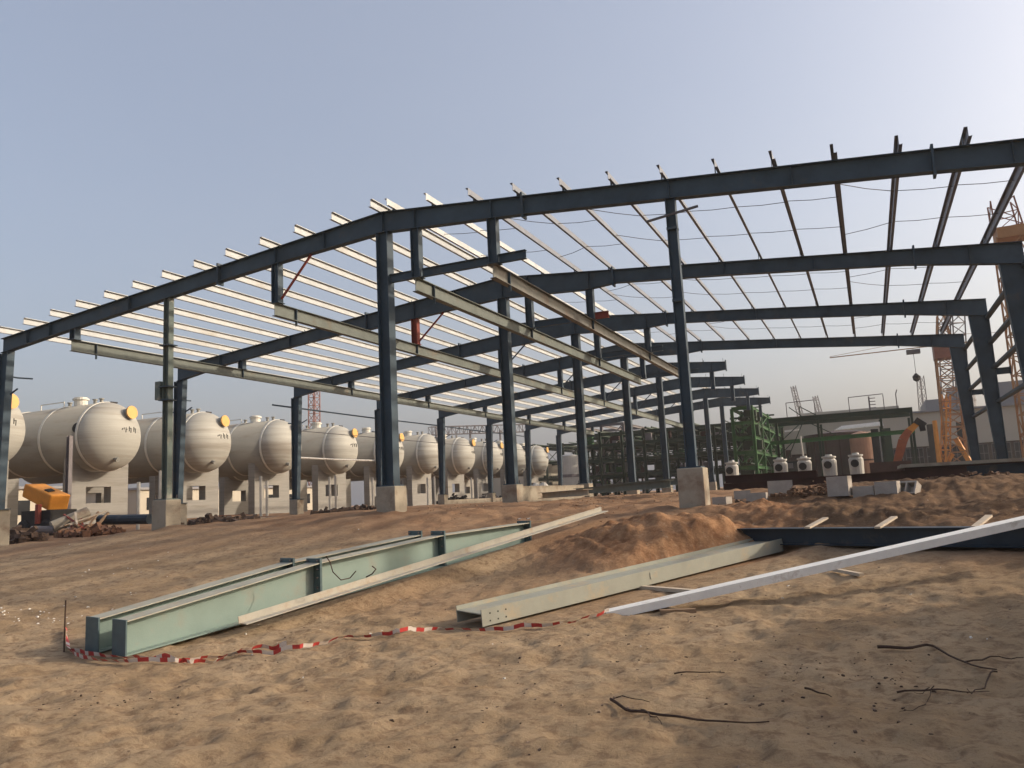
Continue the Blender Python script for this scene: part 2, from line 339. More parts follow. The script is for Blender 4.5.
for k in range(8):
    o_end = 2*MOD+.27 if k < 4 else 4.05
    xs = sorted(set([-2*MOD-.1,-12.6,-10,-7.6,-5.72,-5.65,-3.5,0,3.0,3.35,4.1,7.6,12.6,o_end])); xs = [x for x in xs if x <= o_end]
    m_ = MB(); y = YF[k]; hw = .11; tw = .006; tf = .016
    for x0, x1 in zip(xs, xs[1:]):
        t0, t1 = ztop(XR+x0), ztop(XR+x1); b0, b1 = t0-depth_at(x0, k), t1-depth_at(x1, k); X0, X1 = XR+x0, XR+x1
        def slab(za0, za1, zb0, zb1, h):
            m_.hexa([(X0,y-h,za0),(X1,y-h,za1),(X1,y+h,za1),(X0,y+h,za0),(X0,y-h,zb0),(X1,y-h,zb1),(X1,y+h,zb1),(X0,y+h,zb0)])
        slab(t0-tf, t1-tf, t0, t1, hw); slab(b0, b1, b0+tf, b1+tf, hw); slab(b0+tf, b1+tf, t0-tf, t1-tf, tw)
    for o in [-14.0,-12.9,-9.3,-3.58,-1.9,0,.97,3.17,7.6,10.2,14.2]:      # web stiffeners
        if o < o_end: m_.box((XR+o-.005, y-hw+.01, ztop(XR+o)-depth_at(o,k)+tf), (XR+o+.005, y+hw-.01, ztop(XR+o)-tf-.003))
    ra = m_.build('rafter', STEEL, bld)
    for o in (-5.68, 4.02, 12.85):
        if o > o_end: continue
        z1 = ztop(XR+o); z0 = z1-depth_at(o, k)
        MB().box((XR+o-.025, y-.125, z0-.09), (XR+o+.025, y+.125, z1+.09)).build('splice_plate', STEEL, ra)
    cl = MB()
    for o in PO:
        if o > o_end: continue
        cl = MB(); X = XR+o; z = ztop(X); cl.box((X-.055, y-.06, z), (X-.047, y+.06, z+.22)).box((X-.05, y-.05, z), (X+.06, y+.05, z+.008))
        if k and o < o_end-1: cl.bar((X, y+.02, z+.1), (X-.02 if o < 0 else X+.02, y+.42, z-.30), .03, .03) if int(o*7+k) % 3 else None
        cl.build('cleat', STEEL, ra)
# columns
def zbot(o, k): return ztop(XR+o)-depth_at(o, k)
def col_i(X, y, z0, z1, k, wide=.32, m=STEEL, fl=.30):
    c_ = MB().ibeam((X, y, z0+.03), (X, y, z1-.002), (1,0,0), wide, None, fl, .012, .018).build('column', m, bld)
    MB().box((X-.23, y-.23, z0), (X+.23, y+.23, z0+.03)).build('base_plate', m, c_)
    bl = MB()
    for sx in (-.19,.19):
        for sy in (-.19,.19): bl.tube([(X+sx,y+sy,z0+.03),(X+sx,y+sy,z0+.14)], .016, 6)
    bl.build('anchor_bolts', RODM, c_)
    return c_
def ped(X, y, s, z1=ZP, z0=.6):
    h = s/2; q = MB().box((X-h, y-h, z0), (X+h, y+h, z1)).build('pedestal', CONC, bld)
    bv = q.modifiers.new('bevel', 'BEVEL'); bv.width = .02; bv.segments = 2
for k in range(8):
    col_i(XR, YF[k], ZP, zbot(0, k), k, .34); ped(XR, YF[k], .56)
for o, m_ in ((-MOD-.1, STEELD), (MOD, STEEL)):
    c_ = col_i(XR+o, Y0, ZP, zbot(o, 0), 0, .22, m_, .19); ped(XR+o, Y0, .56)
    if o < 0:
        MB().box((XR+o-.42, Y0-.1, 5.0), (XR+o-.22, Y0+.1, 5.55)).box((XR+o-.22, Y0-.01, 5.1), (XR+o-.15, Y0+.01, 5.4)).build('junction_box', STEELD, c_)
        for z in (4.95, 5.35, 6.6): MB().box((XR+o-.2, Y0-.17, z), (XR+o+.2, Y0+.17, z+.03)).build('bracket', STEEL, c_)
    else:
        for z, s_ in ((7.35,-1),(5.7,1)): MB().box((XR+o-.118, Y0-.105, z), (XR+o+.118, Y0+.105, z+.06)).build('bracket', STEEL, c_)
def eave_col(s, k):
    y = YF[k]; Xo = XE-.18 if s < 0 else XO+.28
    q = MB(); hw = .13
    d0, d1 = (.30, .50) if s < 0 else (.32, .62)
    zfun = lambda X: ztop(min(abs(X-XR), 15.3)+XR)-depth_at(min(abs(X-XR), 15.3), k)-.002
    zt = zfun(Xo)
    Xi = lambda d: Xo-s*d
    q.box((Xo, y-hw, ZP+.03), (Xi(.018), y+hw, zt))
    def sl(a, b_, h):
        q.hexa([(a[0],y-h,ZP+.03),(a[1],y-h,ZP+.03),(a[1],y+h,ZP+.03),(a[0],y+h,ZP+.03),(b_[0],y-h,zfun(b_[0])),(b_[1],y-h,zfun(b_[1])),(b_[1],y+h,zfun(b_[1])),(b_[0],y+h,zfun(b_[0]))])
    sl(sorted((Xi(d0), Xi(d0-.018))), sorted((Xi(d1), Xi(d1-.018))), hw)
    sl(sorted((Xi(.018), Xi(d0-.018))), sorted((Xi(.018), Xi(d1-.018))), .006)
    c_ = q.build('column', STEEL, bld)
    MB().box((Xo-s*.5+s*.0, y-.2, ZP), (Xo+s*.08, y+.2, ZP+.03)).build('base_plate', STEEL, c_)
    if s > 0:
        MB().ibeam((Xo, y, 5.15), (Xo+.42, y, 5.15), (0,0,1), .22, None, .16, .012, .014).box((Xo+.42, y-.13, 5.0), (Xo+.44, y+.13, 5.3)).build('bracket', STEEL, c_)
    else:
        MB().bar((Xo, y, 5.85), (Xo-.3, y, 5.9), .06, .06).bar((Xo+.55, y, 5.85), (Xo+.9, y, 6.0), .04, .04).build('bracket', STEEL, c_)
    ped(Xo-s*.17, y, .5)
for k in range(8): eave_col(-1, k)
for k in range(4): eave_col(1, k)
# stub posts, crane beams, tie beams
CB = [(-22.85, 8), (-14.65, 8), (-10.1, 4), (-7.9, 4)]
for j, (X, nk) in enumerate(CB):
    for k in range(8 if j != 2 else 4):
        o = X-XR; z1 = ztop(X)-depth_at(o, k); mm = REDP if (j == 1 and k in (1,)) or (j == 2 and k == 6) else STEEL
        pz = MB().ibeam((X, YF[k], 7.32), (X, YF[k], z1-.002), (1,0,0), .24, None, .22, .01, .014)
        pz.box((X-.15, YF[k]-.15, 7.30), (X+.15, YF[k]+.15, 7.32))
        ph = pz.build('hanger_post', mm, bld)
        if mm is REDP: ph['label'] = 'red oxide painted hanger post'
    y1 = YF[nk-1]+(.4 if nk == 8 else -.6)
    ys = [Y0-.1]+[YF[i]+(BAY/2 if False else 0) for i in range(1, nk-1)]+[y1]
    cb = MB()
    cb.ibeam((X, Y0-.12, 7.295), (X, y1, 7.295), (0,0,1), .36, None, .17, .012, .016, align='t')
    ob = cb.build('crane_beam', RUSTB if j == 3 else CRANEB, bld)
    ob['label'] = ['grey green crane beam beside the left eave','grey green crane beam left of the ridge columns','grey green crane beam just right of the ridge columns','rust stained crane beam right of the ridge'][j]
    for yy in [Y0+.75]+[YF[i] for i in range(1, nk-1)]: MB().box((X+.01, yy-.012, 6.78 if yy < Y0+2 else 6.955), (X+.08, yy+.012, 7.27)).build('stiffener', STEEL, ob)
for k in range(4):
    x1 = -7.30 if k else -7.05
    MB().ibeam((XR+.175, YF[k], 7.42), (-10.26, YF[k], 7.42), (0,0,1), .22, None, .12).ibeam((-9.94, YF[k], 7.42), (-8.06, YF[k], 7.42), (0,0,1), .22, None, .12).build('tie_beam', STEEL, bld)
    q = MB().ibeam((-7.77, YF[k], 7.42), (x1, YF[k], 7.42), (0,0,1), .22, None, .12).build('tie_beam', STEEL if k != 1 else REDP, bld)
    if k == 1: q['label'] = 'red oxide stub end of the tie beam'
for k in range(8):       # knee braces, red
    X = -14.5; X1 = -13.45
    MB().bar((X, YF[k], 7.42), (X1, YF[k], ztop(X1)-depth_at(X1-XR, k)), .05, .05).build('knee_brace', REDP if k < 2 else STEEL, bld)
# purlins
def purlin(X, y0, y1):
    sl_ = .0963 if X > XR else -.0963; z = ztop(X)+.03; H = .20; F_ = .065; t = .006; d = 1 if X > XR else -1
    q = MB().box((X-t/2, y0, z+t), (X+t/2, y1, z+H-t)).box((X-t/2, y0, z), (X-t/2+d*F_, y1, z+t)).box((X+t/2, y0, z+H-t), (X+t/2-d*F_, y1, z+H))
    q.box((X-t/2+d*F_-d*t, y0, z+t), (X-t/2+d*F_, y1, z+.018)).box((X+t/2-d*F_+d*t, y0, z+H-.018), (X+t/2-d*F_, y1, z+H-t))
    return q.build('purlin', PURL if X < XR+1.6 else PURL_SHADED, bld)
PURL_SHADED = mat('shaded_galvanised_steel', (.17,.18,.21), .5, .1, .15, 2, c2=(.12,.11,.11), amt=.25, s2=.5)  # darker copy of the purlin steel, right slope shade painted in
for i, o in enumerate(PO):
    yy = YF[7]+.4 if o < .2 else YF[3]+.5
    pr = purlin(XR+o, Y0-(.50 if o < .2 else .42)+random.uniform(-.03,.03), yy)
# sag rods and roof bracing
for k in range(3):
    for fr in (.36, .68):
        for i in range(13, 25):
            q = MB(); o0, o1 = PO[i], PO[i+1]; y = YF[k]+BAY*fr; sl_ = random.uniform(-.06,.06) if i not in (15,17,22) else random.choice((-.9,.9))
            q.tube([(XR+o0, y+sl_, ztop(XR+o0)+.15), (XR+(o0+o1)/2, y+sl_/2, ztop(XR+(o0+o1)/2)+.12), (XR+o1, y+random.uniform(-.06,.06), ztop(XR+o1)+.13)], .009, 4)
            q.build('sag_rod', RODM, bld)
for k in range(8):
    q = MB()
    for o0 in (-13.6, -8.6, -1.2):
        x0 = XR+o0; y = YF[k]
        q.bar((x0, y+.1, ztop(x0)-.4), (x0+.05, y+.75, ztop(x0)+.05), .04, .04)
    q.build('fly_brace', STEEL, bld)
# loose bars hanging on the far quarter column
MB().bar(P(646,222,Y=Y0-.16), P(698,206,Y=Y0-.16), .05, .045).build('loose_bar', RODM, bld)
# girts
q = None
for z in (5.3, 6.2, 4.1, 7.1):
    MB().bar((XO+.24, Y0-1.0, z), (XO+.24, YF[3]+.3, z), .16, .09).build('girt', STEEL, bld)
for (ya, yb, z, r, mm) in ((YF[2]-1.4, YF[4], 6.72, .045, STEEL), (YF[4], YF[6], 6.72, .04, STEEL), (YF[2]+.1, YF[3]+.2, 4.17, .05, WHITEB), (YF[2], YF[6], 5.55, .02, RODM), (YF[1]-.9, YF[1]+.9, 6.45, .03, STEEL), (Y0+.1, Y0+1.2, 6.58, .03, STEEL)):
    MB().tube([(XE-.28, ya, z), (XE-.28, (ya+yb)/2, z-.03), (XE-.28, yb, z)], r, 6).build('girt', mm, bld)

# ------------------------------------------------------------------ horizontal tanks on concrete piers
XT, ZT, RT, TP = -37.35, 5.95, 1.86, 6.92
LT = 15.0
def make_tank(Y):
    root = thing('storage_tank', (XT, Y, ZT-RT), '', 'tank', 'row of horizontal storage tanks')
    prof = [(-LT-.9*math.sin(t), RT*math.cos(t)) for t in [math.pi/2-i*math.pi/16 for i in range(8)]]+[(-LT, RT), (0, RT)]
    hp = [(1.28*math.sin(t), RT*math.cos(t)) for t in [i*math.pi/32 for i in range(1, 17)]]
    MB().lathe((XT, Y, ZT), (1,0,0), prof, 48).build('shell', TANKM, root, smooth=True)
    MB().lathe((XT, Y, ZT), (1,0,0), [(0, RT)]+hp, 48).build('domed_head', HEADM, root, smooth=True)
    for h in (-.02, -2.9, -6.2, -9.5):
        MB().lathe((XT, Y, ZT), (1,0,0), [(h-.07, RT-.01), (h-.07, RT+.03), (h+.07, RT+.03), (h+.07, RT-.01)], 48).build('weld_band', RINGM, root)
    hx = lambda yy, zz: 1.28*math.sqrt(max(0, 1-(yy*yy+zz*zz)/RT**2))
    ny_, nz_ = .42, 1.12
    nb = MB().lathe((XT, Y+ny_, ZT+nz_), (1,.05,.1), [(hx(ny_,nz_)-.3,.27),(hx(ny_,nz_)+.16,.27),(hx(ny_,nz_)+.16,.34),(hx(ny_,nz_)+.22,.34)], 20).build('nozzle', TANKM, root, smooth=False)
    MB().lathe((XT, Y+ny_, ZT+nz_), (1,.05,.1), [(hx(ny_,nz_)+.222,.36),(hx(ny_,nz_)+.30,.36)], 20).build('orange_cap', ORANGE, nb)
    MB().lathe((XT, Y-.25, ZT-1.0), (1,0,-.3), [(hx(.25,1.0)-.2,.12),(hx(.25,1.0)+.12,.12)], 12).build('drain_nozzle', TANKM, root)
    mh = MB().lathe((XT-1.9, Y-.2, ZT+RT), (0,0,1), [(-.1,.34),(.28,.34),(.28,.42),(.36,.42)], 16)
    mh.lathe((XT-1.9, Y-.2, ZT+RT), (0,0,1), [(.36,.34),(.42,.34),(.44,.1)], 16)
    mh.build('manhole', RINGM, root)
    for dx in (-2.9,-2.3,-.9,-.4): MB().lathe((XT+dx, Y-.1, ZT+RT), (0,0,1), [(-.1,.09),(.2,.09),(.2,.14),(.25,.14)], 10).build('top_nozzle', TANKM, root)
    gr = MB()
    for dx in (-3.1,-5.0): gr.tube([(XT+dx, Y-.3, ZT+RT-.05), (XT+dx, Y-.3, ZT+RT+.3)], .03, 5)
    gr.tube([(XT-5.0, Y-.3, ZT+RT+.28), (XT-3.1, Y-.3, ZT+RT+.28)], .03, 5); gr.build('handrail', RINGM, root)
    bx_ = MB().box((XT-.10, Y+.1, ZT+RT-.02), (XT+.12, Y+.5, ZT+RT+.05)).build('lifting_lug', DARK, root)
    # dark stencilled strokes across the head
    s_ = MB(); rr = random.Random(5)
    yc = -.15
    for i in range(9):
        yy = yc+i*.115; zz = .30+.04*math.sin(i*2.1)
        if i in (3, 6): continue
        h = .05 if i < 2 else .13
        pts = [(XT+hx(yy,zz-h)+.012, Y+yy, ZT+zz-h), (XT+hx(yy+.02,zz+h)+.012, Y+yy+.03, ZT+zz+h)]
        s_.tube(pts, .02, 4)
        if i in (2,4,7): s_.tube([(XT+hx(yy,zz)+.012, Y+yy, ZT+zz), (XT+hx(yy+.1,zz)+.012, Y+yy+.11, ZT+zz+.05)], .018, 4)
    s_.build('stencil_marks', DARK, root)
    return root
def make_pier(X, Y, win=True):
    root = thing('concrete_pier', (X, Y, 1.2), '', 'concrete pier', 'concrete piers under the storage tanks')
    y0, y1, x0, x1, z0, z1 = Y-1.78, Y+1.78, X-.55, X, .9, ZT-.85
    wy0, wy1, wz0, wz1 = Y-.86, Y+.68, 2.42, 3.30
    q = MB()
    q.box((x0,y0,z0),(x1,wy0,z1)).box((x0,wy1,z0),(x1,y1,z1)).box((x0,wy0+.0005,z0),(x1,wy1-.0005,wz0)).box((x0,wy0+.0005,wz1),(x1,wy1-.0005,ZT-1.75))
    q.build('wall', CONCP, root)
    return root
def tank_label(i):
    return ['grey dusty storage tank at the left picture edge, half behind the first eave column',
            'largest full storage tank, above the tilted orange machine hood',
            'storage tank whose left side is behind the paired green and blue columns',
            'storage tank with its orange cap against the second free eave column',
            'storage tank below the distant red mast, third eave column at its right',
            'storage tank mostly hidden behind the big ridge column on its pedestal',
            'storage tank just right of the front ridge column pedestal',
            'storage tank right of the narrow eave column, above dark rubble',
            'storage tank crossed by the eave column left of the second pedestal',
            'storage tank peeping out from behind the second ridge column',
            'farthest storage tank at the end of the row'][i]
tank0 = make_tank(30.3); pier0 = make_pier(-38.2, 30.6)
for i in range(11):
    Y = 30.3+TP*(i-1)
    t = tank0 if i == 1 else copy_tree(tank0)
    t.location = (XT-.05*(i-1), Y+(.22 if i == 0 else 0), ZT-RT+(.10 if i > 5 else 0)); t['label'] = tank_label(i)
    if i == 10: MB().lathe((XT-.12, 30.3-1.62, ZT+.35), (.25,-1,.2), [(-.1,.26),(.20,.26),(.20,.36),(.26,.36)][:0]+[(-.1,.20),(.14,.20),(.14,.27),(.19,.27)], 16).build('side_nozzle', DARK, tank0)
    for j, X in enumerate((-38.2, -47.5)):
        p_ = pier0 if (i == 1 and j == 0) else copy_tree(pier0)
        p_.location = (X-.05*(i-1), Y+.3, 1.2)
        p_['label'] = ('front' if j == 0 else 'rear')+' windowed concrete pier under the '+['tank at the left edge','tank above the orange machine','tank behind the paired columns','third full tank from the left','tank below the distant red mast','tank behind the big ridge column','tank right of the front ridge pedestal','tank above dark rubble','tank left of the second pedestal','tank behind the second ridge column','farthest tank'][i]
# ------------------------------------------------------------------ lattice helpers
def lattice(q, p0, p1, w, n, r=.05, w1=None, up=None):
    p0, p1 = Vector(p0), Vector(p1); d = (p1-p0).normalized(); w1 = w if w1 is None else w1
    a = d.orthogonal().normalized() if up is None else (Vector(up)-d*Vector(up).dot(d)).normalized(); b_ = d.cross(a)
    def cs(i):
        t = i/n; c = p0.lerp(p1, t); h = (w+(w1-w)*t)/2
        return [c+a*h+b_*h, c-a*h+b_*h, c-a*h-b_*h, c+a*h-b_*h]
    A, B = cs(0), cs(n)
    for j in range(4): q.tube([A[j], B[j]], r, 4)
    for i in range(n):
        A, B = cs(i), cs(i+1)
        for j in range(4):
            q.tube([A[j], A[(j+1)%4]], r*.6, 4)
            q.tube([A[j], B[(j+1)%4]] if i % 2 else [A[(j+1)%4], B[j]], r*.6, 4)
    return q
GZF = 1.38
# right near tower crane
t = thing('tower_crane', (9.6, 58, GZF), 'orange lattice crane mast with an orange box near its top, at the right edge', 'crane')
lattice(MB(), (9.6,58,GZF), (9.6,58,16.4), 1.5, 12, .075, up=(1,0,0)).build('mast', CRORM, t)
lattice(MB(), (9.6,58,17.0), (9.45,58,18.9), 1.5, 2, .06, 1.3, up=(1,0,0)).build('mast_head', CRRED, t)
MB().box((8.9,57.1,16.3),(10.8,58.9,17.0)).build('slewing_platform', CRORM, t)
lattice(MB(), (10.6,57.5,GZF), (9.9,57.5,6.6), 1.0, 5, .08, .6).build('leaning_boom', ORM, t)
lattice(MB(), (8.6,56.5,GZF), (9.6,57,5.4), .5, 4, .06, .5).build('mast_brace', CRORM, t)
# second tower crane with jib
t = thing('tower_crane', (7.5, 85, GZF), 'orange lattice tower crane with a thin jib and hanging hook, between the shed openings', 'crane')
lattice(MB(), (7.5,85,GZF), (7.7,85,14.4), 1.7, 11, .10, up=(1,0,0)).build('mast', CRORM, t)
MB().box((6.7,84,12.6),(8.7,86,14.0)).build('operator_cab', CRRED, t)
lattice(MB(), (7.7,85,14.4), (7.7,85,16.8), 1.2, 2, .09, .6, up=(1,0,0)).build('mast_head', CRORM, t)
q = MB(); q.tube([(-2.5,85,13.9),(12,85,14.0)], .05, 5); q.tube([(-2.5,85,14.0),(7.7,85,14.9),(12,85,14.6)], .02, 5)
q.build('jib', CRORM, t)
q = MB().tube([(5.0,85,13.9),(5.0,85,11.4)], .03, 4).box((4.4,84.7,13.4),(5.6,85.3,13.8)); q.build('trolley', RODM, t)
MB().lathe((5.0,85,10.7), (0,0,1), [(0,.08),(.15,.3),(.5,.35),(.8,.08)], 10).build('hook_block', DARK, t)
lattice(MB(), (6.3,84,GZF), (7.3,84.6,9.2), .6, 6, .08, .5).lathe((6.0,84,GZF), (0,0,1), [(0,.25),(5.4,.2)], 8).build('bracing_legs', ORM, t)
MB().bar((9.0,84,GZF), (7.6,84.5,5.0), .4, .4).bar((5.6,84,GZF), (7.2,84.5,3.6), .3, .3).build('outrigger', ORM, t)
# grey lattice tower and grey silo behind
t = tag(lattice(MB(), P(958,460,d=95), P(951,312,d=95), 2.0, 13, .10).build('lattice_tower', FARG, origin=P(958,460,d=95)), 'thin grey lattice tower behind the orange crane mast', 'lattice tower')
t = thing('silo', P(972,420,d=120), 'grey banded silo standing above the shed roof between the right eave columns', 'silo')
pb = P(972,480,d=120); MB().lathe((pb.x,pb.y,GZF), (0,0,1), [(0,1.9),(13.6,1.9)], 20).build('body', WALLG, t)
q = MB()
for z in (9.5, 11, 12.5, 14): q.lathe((pb.x,pb.y,GZF), (0,0,1), [(z-1.2,1.95),(z-.9,1.95)], 20)
q.build('band', FARG, t)
# far mobile cranes
for (px0,py0,px1,py1,d,w_,lab) in ((812,440,793,386,260,1.8,'far grey crane boom leaning left, leftmost of two above the green frame'),
                                (832,440,815,396,260,1.8,'far grey crane boom leaning left, right one of two above the green frame'),
                                (926,440,920,376,230,2.2,'far pale upright crane boom above the shed roof'),):
    p0, p1 = P(px0,py0,d=d), P(px1,py1,d=d)
    t = thing('crawler_crane', (p0.x, p0.y, GZF), lab, 'crane', 'far cranes behind the shed')
    lattice(MB(), (p0.x,p0.y,3), p1, w_, 12, .16, w_*.6).build('boom', FARG, t)
    MB().box((p0.x-2,p0.y-2,GZF+.8),(p0.x+4,p0.y+2,GZF+3.4)).build('cab', FARG, t)
    MB().box((p0.x-2.5,p0.y-2.4,GZF-.1),(p0.x+3,p0.y-1.2,GZF+.9)).build('track', DARK, t)
p0 = P(314,450,d=150); p1 = P(314,382,d=150)
t = thing('tower_crane', (p0.x,p0.y,GZF), 'distant red lattice mast rising behind the tanks on the left', 'crane')
lattice(MB(), (p0.x,p0.y,GZF), p1, 1.5, 16, .10, up=(1,0,0)).build('mast', CRRED, t)
p0 = P(436,440,d=120); p1 = P(520,437,d=140); p0.z = 12.0; p1.z = 12.0
t = thing('pipe_bridge', (p0.x,p0.y,GZF), 'distant grey lattice gantry above the farthest tanks', 'gantry')
lattice(MB(), P(430,431,d=110), P(528,428,d=118), 1.1, 26, .055, up=(0,0,1)).build('truss', FARG, t)
for px in (436,470,500): 
    pp = P(px, 430, d=113); MB().tube([(pp.x,pp.y,GZF),(pp.x,pp.y,pp.z)], .15, 6).build('leg', FARG, t)

# ------------------------------------------------------------------ long shed at the back right
SY = 100
t = thing('shed_building', (4, SY, GZF), 'long beige clad industrial shed with dark ground floor windows at the back right', 'building')
q = MB().box((-13,SY,5.0),(30,SY+30,8.75)); q.build('wall', WALLB, t)
MB().box((-13,SY+.35,GZF-.3),(30,SY+29.7,4.998)).build('ground_floor', RUBB, t)
MB().box((-13.3,SY-.3,8.752),(30.3,SY+30.3,8.95)).build('roof_edge', WALLG, t)
MB().box((6.6,SY+2,8.955),(9.6,SY+12,10.3)).build('roof_block', WALLG, t)
MB().box((14.0,SY+2,8.955),(24,SY+12,11.6)).build('roof_block', WALLG, t)
MB().box((-7,SY+4,8.955),(3.9,SY+14,10.1)).build('roof_block', WALLB, t)
for i in range(9):
    x0 = 1.8+i*2.1
    wd = MB().box((x0,SY+.20,1.9),(x0+1.8,SY+.33,4.85)).build('window', GLASSD, t)
    fr = MB()
    for k in range(5): fr.box((x0+k*.435,SY+.14,1.9),(x0+k*.435+.06,SY+.198,4.85))
    for z in (1.9,2.85,3.8,4.79): fr.box((x0,SY+.08,z),(x0+1.8,SY+.138,z+.06))
    fr.build('frame', FARG, wd)
for x0 in (6.3, 9.2): MB().box((x0,SY-.02,2.0),(x0+.9,SY+.0-.005,7.4)).build('tall_window', GLASSD, t)
for x0 in (-12,-9.5): MB().box((x0,SY+.2,1.4),(x0+2.1,SY+.33,4.2)).build('window', GLASSD, t)
# low pale buildings far left behind the tanks
for (x0,x1,y0,y1,h,lab) in ((-95,-75,30,58,3.4,'low pale building seen under the tanks at the left'),(-92,-76,66,100,3.2,'low pale building seen between the piers of the middle tanks'),(-60,-46,112,135,5.5,'pale hall behind the far end of the tank row')):
    t = thing('low_building', ((x0+x1)/2,y0,GZF), lab, 'building')
    MB().box((x0,y0,GZF-.4),(x1,y1,GZF+h)).build('wall', WALLB, t)
    MB().box((x0-.3,y0-.3,GZF+h+.002),(x1+.3,y1+.3,GZF+h+.25)).build('roof', WALLG, t)
    for i in range(int((y1-y0)/4)): MB().box((x1+.003,y0+1+i*4,GZF+.9),(x1+.05,y0+2.3+i*4,GZF+2.3)).build('window', GLASSD, t)

# ------------------------------------------------------------------ green pipe racks
def rack(name, x0, x1, y0, y1, levels, nx_, ny_, m, lab, pipes=True, seed=1):
    rr = random.Random(seed)
    t = thing(name, ((x0+x1)/2, y0, GZF), lab, 'pipe rack')
    zt = levels[-1]; X = [x0+(x1-x0)*i/nx_ for i in range(nx_+1)]; Y = [y0+(y1-y0)*i/ny_ for i in range(ny_+1)]
    for x in X:
        for y in Y: MB().ibeam((x,y,GZF-.2),(x,y,zt+.3*(rr.random()>.5)), (1,0,0), .28, None, .26, .02, .03).build('column', m, t)
    q = MB(); q2 = MB()
    for z in levels:
        a_ = MB()
        for y in Y: a_.ibeam((x0,y,z),(x1,y,z), (0,0,1), .30, None, .2, .02, .03)
        for x in X: a_.ibeam((x,y0,z),(x,y1,z), (0,0,1), .26, None, .18, .02, .03)
        a_.build('level_beams', m, t)
        if pipes:
            for j in range(11):
                xx = x0+.4+(x1-x0-.8)*rr.random(); q2.tube([(xx,y0-.5,z+.32),(xx,y1,z+.32)], rr.choice((.06,.09,.13)), 6)
            for j in range(3):
                yy = y0+(y1-y0)*rr.random(); q2.tube([(x0-.3,yy,z+.5),(x1+.3,yy,z+.5)], rr.choice((.06,.09)), 6)
    for i in range(ny_):
        for j, z in enumerate([GZF]+levels[:-1]):
            z1 = levels[j]; a_, b_ = (Y[i], Y[i+1]) if (i+j) % 2 else (Y[i+1], Y[i])
            q.bar((x1+.02,a_,z),(x1+.02,b_,z1), .06, .06); q.bar((x0,b_,z),(x0,a_,z1), .06, .06)
    for i in range(nx_):
        for j, z in enumerate([GZF]+levels[:-1]):
            if (i+j) % 2: q.bar((X[i],y0,z),(X[i+1],y0,levels[j]), .09, .09)
    q.build('brace', m, t)
    if pipes: q2.build('pipes', GREEND, t)
    for j in range(46):     # valves, trays and insulation lumps between the levels
        z = rr.choice([GZF+.4]+levels[:-1]); xx = x0+(x1-x0)*rr.random(); yy = y0+(y1-y0)*rr.random()**1.5; s_ = rr.uniform(.2,.7)
        MB().box((xx,yy,z+.2),(xx+s_*1.6,yy+s_,z+.2+s_*1.4)).build('equipment_box', rr.choice((GREEND,GREEN,BRUSTY,FARG,GREEND)), t)
    return t
rack('pipe_rack', -27.5, -11.2, 79, 97, [3.3,4.9,6.5,7.6], 7, 4, GREEND, 'dark green pipe rack full of pipes seen between the ridge columns', True, 2)
rack('pipe_rack', -10.6, -8.9, 72, 125, [3.2,4.5,5.8,7.1,8.4], 1, 9, GREEN, 'bright green braced pipe rack running away right of the quarter column', True, 3)
rack('pipe_rack', -47, -36, 112, 132, [4.0,6.5,9.0], 4, 3, GREEND, 'distant dark pipe rack behind the farthest tanks', True, 4)
rack('pipe_rack', -29, -24, 84, 100, [3.6,6.6,9.0], 2, 2, FARG, 'thin grey scaffold frame left of the dark green rack', False, 5)
t = thing('settling_tank', (-30.5, 80, GZF), 'pale round tank low behind the scaffold frame', 'tank')
pp = P(569,470,Y=78)
MB().lathe((pp.x,pp.y,GZF), (0,0,1), [(0,1.15),(4.2,1.15),(4.3,.9),(4.35,.1)], 28).build('shell', WHITEV, t, smooth=False)
MB().lathe((pp.x,pp.y,GZF), (0,0,1), [(2.0,1.2),(2.3,1.2)], 28).build('band', FARG, t)
# green open frame in front of the shed
FY = 60
t = thing('pipe_gantry', (-1, FY, GZF), 'open green steel gantry with handrails in front of the beige shed', 'gantry')
fx = [-5.8, -3.0, 1.05, 2.95]
for x in fx:
    for y in (FY, FY+4): MB().ibeam((x,y,GZF-.2),(x,y,6.0 if y == FY else 5.9), (1,0,0), .16, None, .15, .012, .02).build('column', GREEND, t)
MB().ibeam((-6.3,FY,6.15),(3.05,FY,6.15), (0,0,1), .34, None, .22, .02, .03).build('top_beam', GREEND, t)
MB().ibeam((-6.3,FY+4,6.15),(3.05,FY+4,6.15), (0,0,1), .34, None, .22, .02, .03).build('top_beam', GREEND, t)
MB().ibeam((-6.3,FY,4.55),(3.05,FY,4.7), (0,0,1), .28, None, .2, .02, .03).build('middle_beam', GREEN, t)
q = MB()
for a_, b_ in (((-5.8,2.2),(-3.9,6)),((-3.9,6),(-1.9,4.8)),((-5.6,4.6),(-3.9,6.0)),((-5.8,3.6),(-4.8,4.5)),((-3.9,6.2),(-4.8,7.0)),((-4.1,7.0),(-2.9,6.2)),((-4.1,6.2),(-4.1,7.0))): q.bar((a_[0],FY-.2,a_[1]),(b_[0],FY-.2,b_[1]), .06, .06)
q.build('brace', GREEND, t)
for x0, x1 in ((-5.0,-3.1),(-.85,1.35)):
    q = MB().bar((x0,FY,6.32),(x0,FY,7.35),.05,.05).bar((x1,FY,6.32),(x1,FY,7.35),.05,.05).bar((x0,FY,7.35),(x1,FY,7.4),.05,.05)
    q.build('handrail', FARG, t)
q = MB().bar((.45,FY,6.32),(.45,FY,7.3),.1,.1)
for i in range(4): q.bar((.45,FY,6.5+i*.22),(.85,FY,6.5+i*.22),.05,.05)
q.build('ladder', FARG, t)
MB().tube([(2.15,FY,6.32),(2.15,FY,7.3),(2.25,FY,7.6)], .035, 5).build('pole', FARG, t)
q = MB()
